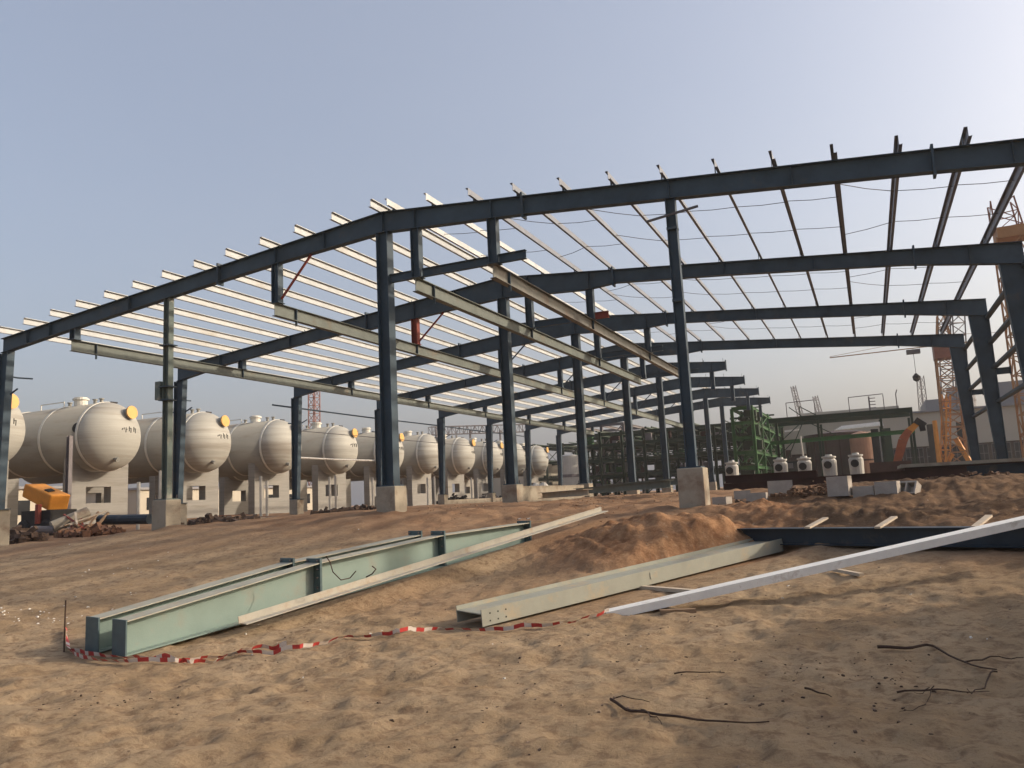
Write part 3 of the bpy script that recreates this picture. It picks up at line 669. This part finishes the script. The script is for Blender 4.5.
for i in range(5): q.tube([(-2.0+i*.1,FY+1+i*.5,5.2+i*.09),(1.2,FY+1+i*.5,5.3+i*.09)], .05, 5)
q.build('pipes', WHITEB, t)
MB().bar((-5.3,FY+.3,5.35),(-4.3,FY+.3,5.4),.2,.12).build('cable_tray', WHITEB, t)
t = thing('round_tank', (-2.6, 86, GZF), 'brown lagged round tank under the green gantry', 'tank')
MB().lathe((-2.6,86,GZF), (0,0,1), [(0,3.1),(4.7,3.1),(4.75,3.2),(4.9,3.2),(5.3,.2)], 40).build('shell', COPPER, t)
q = MB()
for i in range(7):
    an = -2.7+i*.4; q.box((-2.6+3.15*math.cos(an)-.06,86+3.15*math.sin(an)-.06,GZF),(-2.6+3.15*math.cos(an)+.06,86+3.15*math.sin(an)+.06,6.0))
q.build('stave', BRUSTY, t)
q = thing('service_cabinet', P(900,478,Y=70), 'dark tall equipment cabinet right of the brown round tank', 'cabinet')
xa, xb = P(874,460,Y=70).x, P(894,460,Y=70).x
MB().box((xa,70,GZF),(xa+.55,72,5.6)).build('panel', DARK, q); MB().box((xa+.75,70,GZF),(xb,72,5.6)).build('panel', GREEND, q); MB().box((xa+.56,70.3,GZF),(xa+.74,70.6,5.0)).build('pale_post', WHITEB, q)
xq = P(862,450,Y=82).x; t = thing('round_tank', (xq,82,GZF), 'narrow orange brown tank added as the bright right part of the round tank', 'tank')  # second tank added to carry the bright right part of the round tank
MB().lathe((xq,82,GZF), (0,0,1), [(0,1.0),(4.3,1.0),(4.35,1.06),(4.5,1.06),(4.8,.1)], 24).build('shell', mat('bright_part_lagging', (.33,.17,.10), .6, 0, .25, .5), t)
MB().lathe((xq,82,GZF), (0,0,1), [(2.0,1.03),(2.15,1.03)], 24).build('band', BRUSTY, t)
# white vessels
def vessel(x, y, lab):
    t = thing('white_vessel', (x,y,1.38), lab, 'vessel', 'white vessels with dark round flanges')
    GZF = 1.62
    MB().lathe((x,y,GZF), (0,0,1), [(.1,.20),(.3,.34),(1.08,.36),(1.16,.30),(1.22,.30),(1.22,.36),(1.30,.36),(1.32,.18),(1.40,.16)], 16).build('body', WHITEV, t, smooth=False)
    MB().lathe((x-.05,y-.3,GZF+.85), (-.1,-1,0), [(0,.16),(.12,.16),(.12,.2),(.16,.2)], 12).build('flange', DARK, t)
    for an in (0.5,2.6,4.7): MB().tube([(x+.25*math.cos(an),y+.25*math.sin(an),GZF-.3),(x+.25*math.cos(an),y+.25*math.sin(an),GZF+.4)], .03, 5).build('leg', FARG, t)
    return t
for px, lab in ((781,'leftmost white vessel, beside the green rack end'),(805,'white vessel with a thin vent pipe, second from the left'),(830,'white vessel in front of the dark brown tank side'),(857,'rightmost white vessel, in front of the orange brown tank side'),(732,'white vessel between the ridge columns and the green rack')):
    pp = P(px, 470, Y=45); v_ = vessel(pp.x, 45, lab)
    if px == 805: MB().tube([(pp.x-.02,45,GZF+1.6),(pp.x-.06,45,GZF+2.7)], .05, 6).build('vent_pipe', WHITEV, v_)
# excavator with raised orange boom
ex = P(898,474,Y=52)
t = thing('excavator', (ex.x,52,GZF), 'orange excavator arm raised beside the green gantry', 'excavator')
def PB(px,py): return P(px,py,Y=52)
MB().bar(PB(896,466), PB(903,440), .4, .4, h1=.5, w1=.4).bar(PB(903,440), PB(909,430), .4, .5, h1=.35).build('boom', mat('orange_red_boom', (.30,.085,.035), .6), t)
MB().bar(PB(908,432), PB(921,420), .35, .4, h1=.25).build('stick', ORM, t)
MB().bar(PB(915,420), PB(925,426), .5, .35).bar(PB(921,422), PB(923,431), .3, .3).build('bucket', DARK, t)
c0 = PB(893,474); MB().box((c0.x-1.2,51,GZF+.5),(c0.x+1.0,53,GZF+1.2)).build('body', BRUSTY, t)
MB().box((c0.x-1.4,50.8,GZF-.1),(c0.x+1.2,51.3,GZF+.5)).build('track', DARK, t)
MB().box((c0.x-1.4,52.7,GZF-.1),(c0.x+1.2,53.2,GZF+.5)).build('track', DARK, t)

# ------------------------------------------------------------------ site materials in the middle distance
t = thing('concrete_slab', (2.6, 31, 1.5), 'pale concrete deck on dark formwork below the right eave columns', 'slab')
MB().box((.9,27.6,1.92),(4.3,31.5,2.02)).build('deck', CONC, t); MB().box((1.0,27.8,1.3),(4.2,31.3,1.915)).build('formwork', BRUSTY, t)
def bundle(name, p0, p1, nrow, nlay, w_, h, m, lab, cat, group=None):
    p0, p1 = Vector(p0), Vector(p1); d = (p1-p0).normalized(); s_ = d.cross(V(0,0,1)).normalized(); out = []
    q = MB()
    for a_ in range(nlay):
        for b_ in range(nrow): q.ibeam(p0+s_*b_*(w_+.03)+V(0,0,a_*(h+.01)), p1+s_*b_*(w_+.03)+V(0,0,a_*(h+.01)), (0,0,1), h, None, w_, .012, .016, align='b')
    return tag(q.build(name, m, origin=p0), lab, cat, group)
def beam1(p0, p1, h, w_, m, lab, group=None, name='steel_beam', cat='steel beam', up=(0,0,1)):
    return tag(MB().ibeam(p0, p1, up, h, None, w_, .012, .016, align='b').build(name, m, origin=p0), lab, cat, group)
beam1((-4.6,28,1.45),(2.6,27.0,1.6),.26,.18,BRUSTY,'long brown rusty beam lying right of the quarter column pedestal, lower one','brown beams on the ground')
beam1((-4.6,28.4,1.72),(-1.6,28.1,1.74),.26,.18,BRUSTY,'short brown rusty beam lying on top of the long one','brown beams on the ground')
beam1((-1.2,29.6,1.45),(4.6,29.4,1.5),.24,.18,BRUSTY,'brown beam on the soil bank in front of the formwork','brown beams on the ground')
beam1((2.6,26.8,1.55),(7.5,26.3,1.62),.3,.2,BLUEB,'dark blue beam on the bank at the right picture edge')
g3 = 'grey beams stacked behind the earth heap'
beam1((-10.1,28.4,1.60),(-5.2,22.6,1.66),.22,.24,CRANEB,'longest pale grey beam behind the earth heap',g3)
beam1((-9.1,28.6,1.70),(-4.9,24.6,1.76),.20,.22,CRANEB,'pale grey beam just behind the longest one',g3)
beam1((-10.5,26.0,1.52),(-8.0,23.6,1.55),.20,.34,BATTEN,'short flat pale beam near the second ridge pedestal',g3)
# low rough wall between the ridge pedestals
tag(MB().box((XR-.1,YF[1]+.45,.9),(XR+.1,YF[2]-.4,1.98)).build('low_wall', CONC, origin=(XR,28.5,1.35)), 'low rough concrete wall between the second and third ridge pedestals', 'wall')
tag(MB().box((XE-.05,YF[4]+.4,.9),(XE+.12,YF[6]-.4,1.66)).build('low_wall', CONC, origin=(XE,54,1.35)), 'long low concrete wall below the middle tanks', 'wall')
tag(MB().box((XE-.3,YF[1]+.6,.7),(XE+.1,YF[2]+1.4,1.26)).build('low_wall', CONC, origin=(XE,28,1.2)), 'low concrete kerb wall behind the left quarter column', 'wall')
# hollow blocks
def block(c_, L=.42, W=.2, H=.2, rz=0, up=False, lab='', m=BLOCK, holes=True):
    q = MB(); t_ = .035
    if holes:
        q.box((-L/2,-W/2,0),(L/2,-W/2+t_,H)).box((-L/2,W/2-t_,0),(L/2,W/2,H))
        for x in (-L/2, -t_/2, L/2-t_): q.box((x,-W/2+t_,0.001),(x+t_,W/2-t_,H-.001))
        q.box((-L/2+t_,-W/2+t_,.004),(L/2-t_,W/2-t_,.03))
    else: q.box((-L/2,-W/2,0),(L/2,W/2,H))
    o = q.build('concrete_block', m); o.location = c_; o.rotation_euler = (math.radians(58) if up else 0, 0, rz)
    return tag(o, lab, 'concrete block', 'concrete blocks on the soil bank')
def onp(px, py, z=1.2):
    r = P(px, py, Z=z)
    for _ in range(6):
        z = gz(r.x, r.y); z = min(z, 1.48); r = P(px, py, Z=z)
    return r
for px,py,d_,args in ((781,497,19,dict(L=.55,W=.4,H=.42,rz=.15,lab='tall concrete block with a dark opening right of the quarter pedestal',holes=False)),
    (757,497,18.5,dict(L=.45,W=.2,H=.2,rz=-.1,lab='low concrete block left of the tall block')),
    (841,500,17,dict(L=.44,W=.3,H=.42,rz=-.25,lab='tall pair of stacked grey blocks at the left end of the block row',holes=False)),
    (865,501,16.8,dict(L=.42,rz=-.18,H=.25,lab='low grey block in the middle of the block row')),
    (889,501,16.5,dict(L=.44,rz=-.3,H=.26,W=.26,lab='hollow block with open cells right of the middle block')),
    (722,499,18.2,dict(L=.36,rz=-.4,H=.2,W=.25,lab='small grey block nearest the quarter column pedestal')),
    (742,493,20.5,dict(L=.4,rz=.2,H=.22,W=.25,lab='pale block behind the two low blocks right of the pedestal')),
    (911,498,16.6,dict(L=.42,rz=-.5,W=.3,up=True,lab='tilted hollow block at the right end of the block row'))):
    p_ = P(px,py,d=d_); p_.z = gz(p_.x,p_.y)-.02; block(p_, **args)
pd = P(776,497,d=18.8); 
# dark blue beams with battens lying in the cut
gb = 'dark blue beams in the shallow cut'
for j in range(3):
    a_ = P(748-3*j, 541-4.5*j, Z=.62); a_.z = 0
    p0 = V(-2.25+.02*j, 14.55+.24*j, .60); p1 = V(4.2+.02*j, 11.35+.24*j, .62)
    beam1(p0, p1, .27-.01*j, .2, BLUEB, ['nearest dark blue beam lying in the cut under the battens','middle dark blue beam lying in the cut','rear dark blue beam lying in the cut against the soil bank'][j], gb)
for i, (px, py, lab) in enumerate(((815,527,'leftmost pale batten across the blue beams'),(884,525,'middle pale batten across the blue beams'),(975,524,'rightmost pale batten across the blue beams'))):
    p_ = P(px, py, Z=.88); d_ = V(.62,.78,0)*.42
    p_ = V(p_.x, p_.y, .895)
    tt = (p_.x+2.25)/6.45; cy = 14.55-3.2*tt+.24
    c_ = V(p_.x, cy, .885)
    tag(MB().bar(c_-V(.10,.34,.0), c_+V(.16,.30,.12), .09, .03).build('wood_batten', BATTEN, origin=c_), lab, 'wood batten', 'battens across the blue beams')
tag(MB().bar((-2.35,14.8,.9), (-2.1,15.3,.88), .14, .03).build('wood_offcut', BATTEN, origin=(-2.3,15,.9)), 'pale wood offcut at the left end of the blue beams', 'wood piece')
p_ = P(1020,543,Z=.62); tag(MB().bar((1.93,12.0,.66),(2.3,11.8,.66),.2,.14).build('wood_offcut', BATTEN, origin=(1.9,12,.6)), 'small pale block in front of the blue beams at the right edge', 'wood piece')

# ------------------------------------------------------------------ foreground girders
def girder(a0, a1, knots, w_, lab, segs):
    """a0,a1: base line ends; knots: (t, depth)"""
    a0, a1 = Vector(a0), Vector(a1); root = thing('steel_girder', a0, lab, 'steel girder', 'pair of pale green tapered girders')
    d = (a1-a0); dn = d.normalized(); side = dn.cross(V(0,0,1)).normalized(); U = V(0,0,1); tf, tw = .014, .010
    web, top, bot = MB(), MB(), MB()
    for (t0,d0),(t1,d1) in zip(knots, knots[1:]):
        b0, b1 = a0+d*t0, a0+d*t1
        def sl(q, z0a, z1a, z0b, z1b, ww):
            q.hexa([b0+U*z0a-side*ww/2, b0+U*z0a+side*ww/2, b1+U*z0b+side*ww/2, b1+U*z0b-side*ww/2, b0+U*z1a-side*ww/2, b0+U*z1a+side*ww/2, b1+U*z1b+side*ww/2, b1+U*z1b-side*ww/2])
        sl(bot, 0, tf, 0, tf, w_); sl(web, tf, d0-tf, tf, d1-tf, tw); sl(top, d0-tf, d0, d1-tf, d1, w_)
    web.build('web', GIRD, root); top.build('top_flange', GIRT, root); bot.build('bottom_flange', GIRD, root)
    def plate(t, dz, hh, nm, ww):
        c_ = a0+d*t; q = MB()
        for off in ((-.016,.0),(.002,.018)) if nm == 'splice_plate' else ((-.018,0),):
            p0 = c_+dn*off[0]; p1 = c_+dn*off[1]
            q.hexa([p0-side*ww/2-U*.01, p0+side*ww/2-U*.01, p1+side*ww/2-U*.01, p1-side*ww/2-U*.01, p0-side*ww/2+U*hh, p0+side*ww/2+U*hh, p1+side*ww/2+U*hh, p1-side*ww/2+U*hh])
        o_ = q.build(nm, GIRDE, root)
        if nm == 'splice_plate':
            bl = MB()
            for zz in (.08,.2,.34,.46,hh-.03):
                for ss in (-.35,.35): bl.tube([c_+side*ww*ss-dn*.05+U*zz, c_+side*ww*ss+dn*.05+U*zz], .013, 6)
            bl.build('bolts', RODM, o_)
    plate(0, 0, knots[0][1]+.012, 'end_plate', w_+.03)
    for t, hh in segs: plate(t, 0, hh, 'splice_plate', w_+.02)
    return root
A0, A1 = V(-8.22,6.90,.0), V(-6.30,14.55,.72)
girder(A0, A1, [(0,.40),(.356,.55),(.69,.53),(1,.38)], .30, 'front pale green tapered girder with dark splice plates lying on the sand', [(.356,.61),(.69,.60),(1,.42)])
off = V(-.58,.10,0)
girder(A0+off+V(0,0,.005), A0+off+(A1-A0)*.70, [(0,.40),(.51,.55),(1,.53)], .30, 'rear pale green girder, behind and left of the front one', [(.51,.61),(1,.60)])
# white angle section beside the girders
w0, w1 = P(243,624,Z=.19), P(605,511,Z=1.24)
q = MB().bar(w0, w1, .17, .012).bar(w0+V(-.075,.0,.045), w1+V(-.075,.0,.045), .010, .09)
tag(q.build('steel_angle', ANGM, origin=w0), 'long pale steel angle lying along the front of the green girders', 'steel angle')
# beige H beam on its side
f0, f1 = P(482,627,Z=.06), P(783,551,Z=.50)
dn = (f1-f0).normalized(); sd = dn.cross(V(0,0,1)).normalized(); HB = .205
b0, b1 = f0-sd*.29+V(0,0,HB/2), f1-sd*.29+V(0,0,HB/2)
root = thing('steel_beam', f0, 'sandy green H beam lying on its side in front of the earth heap', 'steel beam')
MB().bar(b0+V(0,0,.045), b1+V(0,0,.045), .566, .012).build('web', BEIGE, root)
for s_ in (-1,1): MB().bar(b0+sd*s_*.29, b1+sd*s_*.29, .014, HB).build('flange', BEIGE, root)
MB().bar(b0+dn*2.9+sd*.301+V(0,0,.02), b0+dn*3.05+sd*.301+V(0,0,.02), .008, .09).build('cleat', BEIGE, root)
bh = MB()
for tt in (.12,.24,.36):
    for zz in (-.05,.04):
        c_ = b0+dn*tt+sd*.2975+V(0,0,zz); bh.tube([c_, c_+sd*.002], .011, 10)
bh.build('bolt_holes', DARK, root)
# long white channel
b0, b1 = V(-3.16,9.70,.15), V(2.6,12.05,1.21)
dn = (b1-b0).normalized(); sd = dn.cross(V(0,0,1)).normalized()
root = thing('steel_channel', b0, 'long white painted steel channel propped from the sand onto the blue beams', 'steel channel')
MB().bar(b0, b1, .26, .012).build('web', WHITEB, root)
for s_ in (-1,1): MB().bar(b0+sd*s_*.127-V(0,0,.048), b1+sd*s_*.127-V(0,0,.048), .009, .085).build('flange', WHITEB, root)
# timber under and around
def plank(px0,py0,px1,py1,w_,h,m,lab,lift=.02):
    a_, b_ = onp(px0,py0,.2), onp(px1,py1,.3)
    a_.z = gz(a_.x,a_.y)+h/2+lift; b_.z = gz(b_.x,b_.y)+h/2+lift
    return tag(MB().bar(a_, b_, w_, h).build('wood_plank', m, origin=a_), lab, 'wood plank', 'planks lying on the sand')
plank(398,583,585,568,.10,.05,WOOD,'long brown plank between the green girder and the earth heap')
plank(628,588,700,592,.10,.05,BATTEN,'pale plank under the sandy green beam',.0)
plank(660,611,696,613,.09,.05,WOOD,'dark short plank under the white channel',.0)
plank(836,583,862,578,.07,.04,BATTEN,'small pale board just below the white channel')
plank(205,537,262,531,.12,.04,REDP,'thin red brown board on the red soil left of the girders')
# barrier tape with stake
def gp(px, py, lift=.0):
    r = onp(px, py, .0); r.z = gz(r.x, r.y)+lift; return r
def tape(pix, lab, w_=.048, per=.075):
    pts = [gp(x,y,.035) for x,y in pix]
    dense = []
    for a_, b_ in zip(pts, pts[1:]):
        k = max(2, int((b_-a_).length/.04))
        for i in range(k):
            p = a_.lerp(b_, i/k); dense.append(p)
    for i, p in enumerate(dense): 
        p.z = gz(p.x,p.y)+.034+.012*abs(math.sin(i*.31))
    q = MB(); L = 0
    for i in range(len(dense)-1):
        a_, b_ = dense[i], dense[i+1]; dd = (b_-a_); 
        if dd.length < 1e-4: continue
        sdv = dd.cross(V(0,0,1)).normalized(); tl = 1.0+.45*math.sin(i*.17); wv = sdv*math.cos(tl)+V(0,0,1)*math.sin(tl)
        if i == 0: pw = wv
        n_ = len(q.v); q.v += [a_-pw*w_/2, a_+pw*w_/2, b_+wv*w_/2, b_-wv*w_/2]; q.f.append([n_,n_+1,n_+2,n_+3])
        q.mi.append(int(L/.115) % 2); L += dd.length; pw = wv
    o = q.build('barrier_tape', [RED, WHITE], origin=pts[0])
    return tag(o, lab, 'barrier tape')
tape([(66,632),(68,650),(75,658),(90,662),(130,665),(175,664),(225,659),(262,656),(300,654),(350,645),(400,636),(440,632),(500,632),(560,627),(612,615)], 'red and white barrier tape running from the stake across the sand')
tape([(70,652),(90,657),(140,661),(190,661),(235,657),(262,650),(290,646)], 'second loose red and white tape strand nearer the girder ends', .05)
p_ = gp(64,652); tag(MB().tube([p_-V(0,0,.05), p_+V(0,0,.3), p_+V(.005,0,.62)], .009, 6).build('stake', TWIG, origin=p_), 'thin dark stake holding the tape left of the girders', 'stake')
# twigs
def twig(pix, r, lab, side=()):
    rt = random.Random(len(lab))
    def wig(pp, a_):
        out = []
        for (xa,ya),(xb,yb) in zip(pp, pp[1:]):
            for k in range(4): out.append((xa+(xb-xa)*k/4+rt.gauss(0,a_), ya+(yb-ya)*k/4+rt.gauss(0,a_*.6)))
        return out+[pp[-1]]
    pts = [gp(x,y,.02) for x,y in wig(pix, .6)]
    for i, p in enumerate(pts): p.z += .012*math.sin(i*1.3)+.012
    for _ in range(3): pts = [pts[0]]+[(a_+b_*2+c_)/4 for a_, b_, c_ in zip(pts, pts[1:], pts[2:])]+[pts[-1]]
    q = MB().tube(pts, r, 5, r1=r*.35)
    for s_ in side: q.tube([gp(x,y,.03) for x,y in wig(s_, .6)], r*.5, 4, r1=r*.2)
    return tag(q.build('dead_branch', TWIG, origin=pts[0]), lab, 'branch', 'dead branches on the sand')
twig([(878,650),(905,652),(935,655),(965,665),(998,680)], .016, 'thickest dead branch, curving through the shade at the right', [[(965,665),(1000,663),(1024,661)],[(998,680),(985,692),(968,697)]])
twig([(611,703),(630,712),(660,720),(690,723),(725,727),(770,728)], .013, 'long thin dead branch at the bottom right of centre', [[(611,703),(622,700),(650,706)],[(640,714),(655,720),(662,728)]])
twig([(897,697),(930,695),(965,697),(990,696)], .008, 'thin straight twig in the shade', [[(935,695),(925,710),(900,716)],[(930,692),(915,700)]])
twig([(805,690),(820,697),(832,700)], .009, 'short twig left of the shade')
twig([(674,677),(700,677),(725,676)], .007, 'short thin twig on the open sand')
# loose debris and stones
def scatter(name, m, lab, cat, spots, smin, smax, seed):
    rr = random.Random(seed); q = MB()
    for (px,py,sx,sy,cnt) in spots:
        for i in range(cnt):
            x_, y_ = px+rr.gauss(0,sx), py+rr.gauss(0,sy)
            if y_ < 515: continue
            p = gp(x_, y_); s_ = rr.uniform(smin, smax); an = rr.random()*3.14; c_, s2 = math.cos(an), math.sin(an)
            def R(x,y,z): return (p.x+(x*c_-y*s2)*s_, p.y+(x*s2+y*c_)*s_, p.z+z*s_)
            j = lambda: rr.uniform(.6,1.1)
            q.hexa([R(-j(),-.6*j(),-.3),R(j(),-.6*j(),-.3),R(j(),.6*j(),-.3),R(-j(),.6*j(),-.3),R(-.6*j(),-.4*j(),.45*j()),R(.6*j(),-.4*j(),.5*j()),R(.5*j(),.4*j(),.4*j()),R(-.5*j(),.4*j(),.5*j())])
    return tag(q.build(name, m), lab, cat, kind='stuff')
scatter('stones', STONE, 'small scattered stones and clods on the sand', 'stones', [(500,600,330,30,260),(520,680,300,50,170),(640,530,90,20,160),(250,560,180,22,120)], .004, .020, 4)
scatter('clods', RUBB, 'dark clods and scraps scattered over the sand', 'clods', [(470,640,300,60,60),(840,700,60,25,30),(110,700,60,12,14),(690,650,60,30,22),(230,535,60,6,25),(480,565,70,10,40)], .006, .026, 5)
scatter('pale_chips', PALE, 'pale broken chips at the left edge of the sand', 'chips', [(28,620,26,3,46),(110,596,30,8,20),(300,600,250,40,26),(640,600,250,40,26)], .008, .028, 6)
HEAPC = mat('orange_earth_clods', (.26,.14,.075), .95, 0, .35, 5, bump=.3)
scatter('earth_clods', HEAPC, 'small orange clods lying on and below the earth heap', 'clods', [(640,532,42,14,420),(590,552,22,7,120),(520,562,60,8,120),(800,515,90,6,160)], .008, .038, 14)
scatter('dry_litter', TWIG, 'dark dry litter flecks in the foreground sand', 'litter', [(115,702,18,5,14),(155,705,14,5,9),(850,665,34,8,16),(900,682,34,10,18),(560,690,190,35,40),(800,672,16,5,10)], .003, .016, 15)
# rubble mixed between blocks on the right bank
def pile(name, c_, sx, sy, h, m, lab, cnt=60, s0=.06, s1=.2, seed=1, cat='rubble'):
    rr = random.Random(seed); q = MB(); c_ = Vector(c_)
    for i in range(cnt):
        a_ = rr.random()*6.28; r_ = rr.random()**.6; x_ = c_.x+math.cos(a_)*r_*sx; y_ = c_.y+math.sin(a_)*r_*sy
        z_ = c_.z+h*(1-r_)*rr.random(); s_ = rr.uniform(s0,s1)
        dv = V(rr.gauss(0,1), rr.gauss(0,1), rr.gauss(0,.4)).normalized()*s_
        q.bar(V(x_,y_,z_)-dv, V(x_,y_,z_)+dv, s_*rr.uniform(.4,1), s_*rr.uniform(.3,.8), w1=s_*rr.uniform(.3,1))
    return tag(q.build(name, m, origin=c_), lab, cat)
for i, (px, py, d_, sx, h, m, lab) in enumerate(((815,493,18.2,.9,.35,mat('brown_soil_lumps',(.15,.085,.05),.95,0,.3,5),'heap of brown soil lumps between the concrete blocks'),(735,497,18,.8,.12,RUBB,'dark rubble right of the quarter column pedestal'),(980,492,20,1.6,.25,mat('brown_clods',(.11,.062,.04),.95,0,.3,5),'heap of brown clods on the bank at the right'))):
    p_ = P(px,py,d=d_); p_.z = gz(p_.x,p_.y)-.05; pile('soil_heap' if i != 1 else 'rubble_pile', p_, sx, .5, h, m, lab, 110, .03, .11, i, 'heap')
# ------------------------------------------------------------------ left edge: machine, pipes, debris
gzl = .95
mx, my = -31.6, 22.9
t = thing('site_machine', (mx,my,gzl), 'dark site machine with a tilted orange hood in front of the largest tank', 'machine')
h0 = P(23,489,d=33.5); h1 = P(49,503,d=33.0)
hd = MB(); dv = (h1-h0); sdv = V(.25,.97,0)*.8; up = dv.cross(sdv).normalized(); up = up if up.z > 0 else -up
hd.hexa([h0-up*.35, h0-up*.35+sdv, h1-up*.35+sdv, h1-up*.35, h0+up*.25, h0+up*.25+sdv, h1+up*.35+sdv, h1+up*.35]); hh = hd.build('hood', ORM, t)
bv = hh.modifiers.new('bevel','BEVEL'); bv.width = .06; bv.segments = 2
c_ = h0.lerp(h1,.65)+sdv*.4+up*.32; MB().bar(c_-dv*.08, c_+dv*.08, .3, .08, up=up).build('handle', DARK, t)
b_ = P(40,518,d=33.2)
MB().box((b_.x-.9,b_.y-.2,1.3),(b_.x+.9,b_.y+1.0,2.05)).build('chassis', DARK, t)
MB().lathe((b_.x+.7,b_.y-.3,1.25), (0,1,0), [(0,.3),(.05,.42),(.25,.42),(.3,.3)], 18).build('wheel', DARK, t)
MB().lathe((b_.x-.7,b_.y-.3,1.25), (0,1,0), [(0,.3),(.05,.42),(.25,.42),(.3,.3)], 18).build('wheel', DARK, t)
MB().tube([(b_.x+.3,b_.y-.3,1.5),(b_.x+.3,b_.y-.3,2.3)], .12, 8).build('red_cylinder', REDP, t)
for i, (a_, b__, r_, m, lab) in enumerate((((52,527,31),(88,512,32),.22,CONC,'thick pale pipe leaning beside the orange hood machine'),
     ((78,524,31),(96,515,32),.05,WOOD,'thin brown timber pole leaning in the debris'),((96,527,31),(108,513,32),.06,WOOD,'brown timber propped at a slant near the pedestal'),
     ((100,520,32),(150,519,31),.20,BLUEB,'blue grey pipe lying left of the first pedestal'),((32,530,31),(55,530,31),.16,FARG,'short grey pipe below the orange hood machine'))):
    p0, p1 = P(*a_[:2],d=a_[2]), P(*b__[:2],d=b__[2]); tag(MB().tube([p0,p1], r_, 12).build('site_pipe' if i in (0,3,4) else 'timber_pole', m, origin=p0), lab, 'pipe' if i in (0,3,4) else 'timber')
for i, (px,py,d_,sx,h,m,lab) in enumerate(((16,530,28.5,1.0,.5,RUBB,'dark debris heap at the left edge beside the column foot'),(88,522,31,1.3,.35,mat('brown_scrap',(.17,.085,.05),.9,0,.4,6),'brown scrap wood heap below the largest tank pier'),
        (455,494,62,1.6,.9,DARK,'dark heap of equipment under the tank right of the ridge column'),(488,494,66,1.5,.8,DARK,'dark heap of equipment left of the second ridge pedestal'),
        (352,512,34,1.6,.15,RUBB,'dark low scrap heap left of the ridge column pedestal'),(215,520,33,2.0,.25,RUBB,'low dark soil bank under the second tank'))):
    p_ = P(px,py,d=d_); p_.z = min(p_.z, gz(p_.x,p_.y)+.1); pile('debris_heap', p_, sx, sx*.8, h, m, lab, 90, .08, .32, 20+i, 'heap')
p_ = P(392,507,d=31); tag(MB().bar(P(385,513,d=30),P(420,508,d=31),.5,.04).bar(P(400,506,d=31.5),P(372,511,d=31),.3,.04).build('sheet_scrap', PALE, origin=p_), 'pale sheet scraps on the soil left of the ridge pedestal', 'scrap')
pq = P(70,430,X=-36.2); tag(MB().ibeam((-36.2,pq.y,.9),(-36.2,pq.y,5.75),(1,0,0),.22,None,.2).build('pier_dark_side', FARG, origin=(-36.2,pq.y,.95)), 'dark upright added for the dark left side of the largest tank pier', 'steel post')  # upright added to draw the dark left side of the pier
rq = random.Random(9)
for i in range(9):      # loose timber and bars in the scrap by the orange hood machine
    p0 = P(70+rq.uniform(-10,30), 528+rq.uniform(-4,2), d=30.5); p1 = P(p0.x*0+72+rq.uniform(-10,40), 514+rq.uniform(-4,8), d=31.5)
    tag(MB().bar(p0, p1, .07, .05).build('timber_pole', [WOOD,BATTEN,REDP][i%3], origin=p0), ['brown','pale','red brown'][i%3]+' loose timber lying crossed in the scrap below the largest tank', 'timber', 'loose timber in the scrap below the largest tank')
wq = [P(x,y,d=dd) for x,y,dd in ((326,556,10.9),(330,562,10.9),(333,572,10.8),(341,580,10.8),(350,578,10.9),(356,571,10.9))]
tag(MB().tube(wq, .008, 5).build('wire', TWIG, origin=wq[0]), 'loose curl of wire hanging on the green girder web right of its first splice', 'wire')
wq = [P(x,y,d=dd) for x,y,dd in ((372,566,11.6),(376,569,11.6),(372,574,11.6),(366,577,11.6))]
tag(MB().tube(wq, .010, 5).build('wire', TWIG, origin=wq[0]), 'short dark hook of wire on the green girder web', 'wire')
# thin pale posts standing below the tanks
for i, (px, py, h) in enumerate(((261,506,1.5),(267,506,1.3),(330,503,1.5),(336,503,1.6),(373,500,1.4),(428,499,1.5),(435,499,1.6),(472,497,1.5),(478,497,1.5),(541,497,1.3),(138,520,1.6),(160,505,1.5))):
    p_ = P(px,py,X=-28.5); tag(MB().tube([(p_.x,p_.y,.9),(p_.x,p_.y,p_.z+h)], .07, 6).build('pale_post', WHITEV, origin=(p_.x,p_.y,p_.z)), 'thin pale post standing between the eave columns and the tanks', 'post', 'thin pale posts below the tanks')
# vessels / sacks beyond the low wall
for px, lab in ((536,'pale upturned sack left of the dark figure shaped gap beyond the low wall'),(544,'pale upturned sack beyond the low wall, right of its twin')):
    p_ = P(px,490,Y=48); tag(MB().lathe((p_.x,p_.y,GZF), (0,0,1), [(0,.25),(.4,.42),(.9,.3),(1.1,.1)], 10).build('sack', WHITEV, origin=(p_.x,p_.y,GZF)), lab, 'sack')
# unseen cabin-sized block, added right of the frame to shade the sand
t = thing('shade_caster', (5.6,8,.1), 'unseen cabin shaped block added outside the picture to shade the sand', 'cabin')
MB().box((4.6,4.0,.15),(7.0,12.0,2.75)).build('wall', WHITEV, t)
MB().box((4.45,3.85,2.752),(7.15,12.15,2.87)).build('roof', WALLG, t)

# ------------------------------------------------------------------ hazy air
HAZE = 0.00045
hz = MB().box((-260,-40,-3),(260,330,45)).build('haze', bpy.data.materials.new('haze_air'))
hm = hz.data.materials[0]; hm.use_nodes = True; hn = hm.node_tree; 
for x in list(hn.nodes):
    if x.type == 'BSDF_PRINCIPLED': hn.nodes.remove(x)
pv = hn.nodes.new('ShaderNodeVolumePrincipled'); pv.inputs['Color'].default_value = (.97,.96,.96,1); pv.inputs['Density'].default_value = HAZE; pv.inputs['Anisotropy'].default_value = .3
hn.links.new(pv.outputs[0], [x for x in hn.nodes if x.type == 'OUTPUT_MATERIAL'][0].inputs['Volume'])
tag(hz, 'thin dusty haze over the whole site', 'haze', kind='stuff')
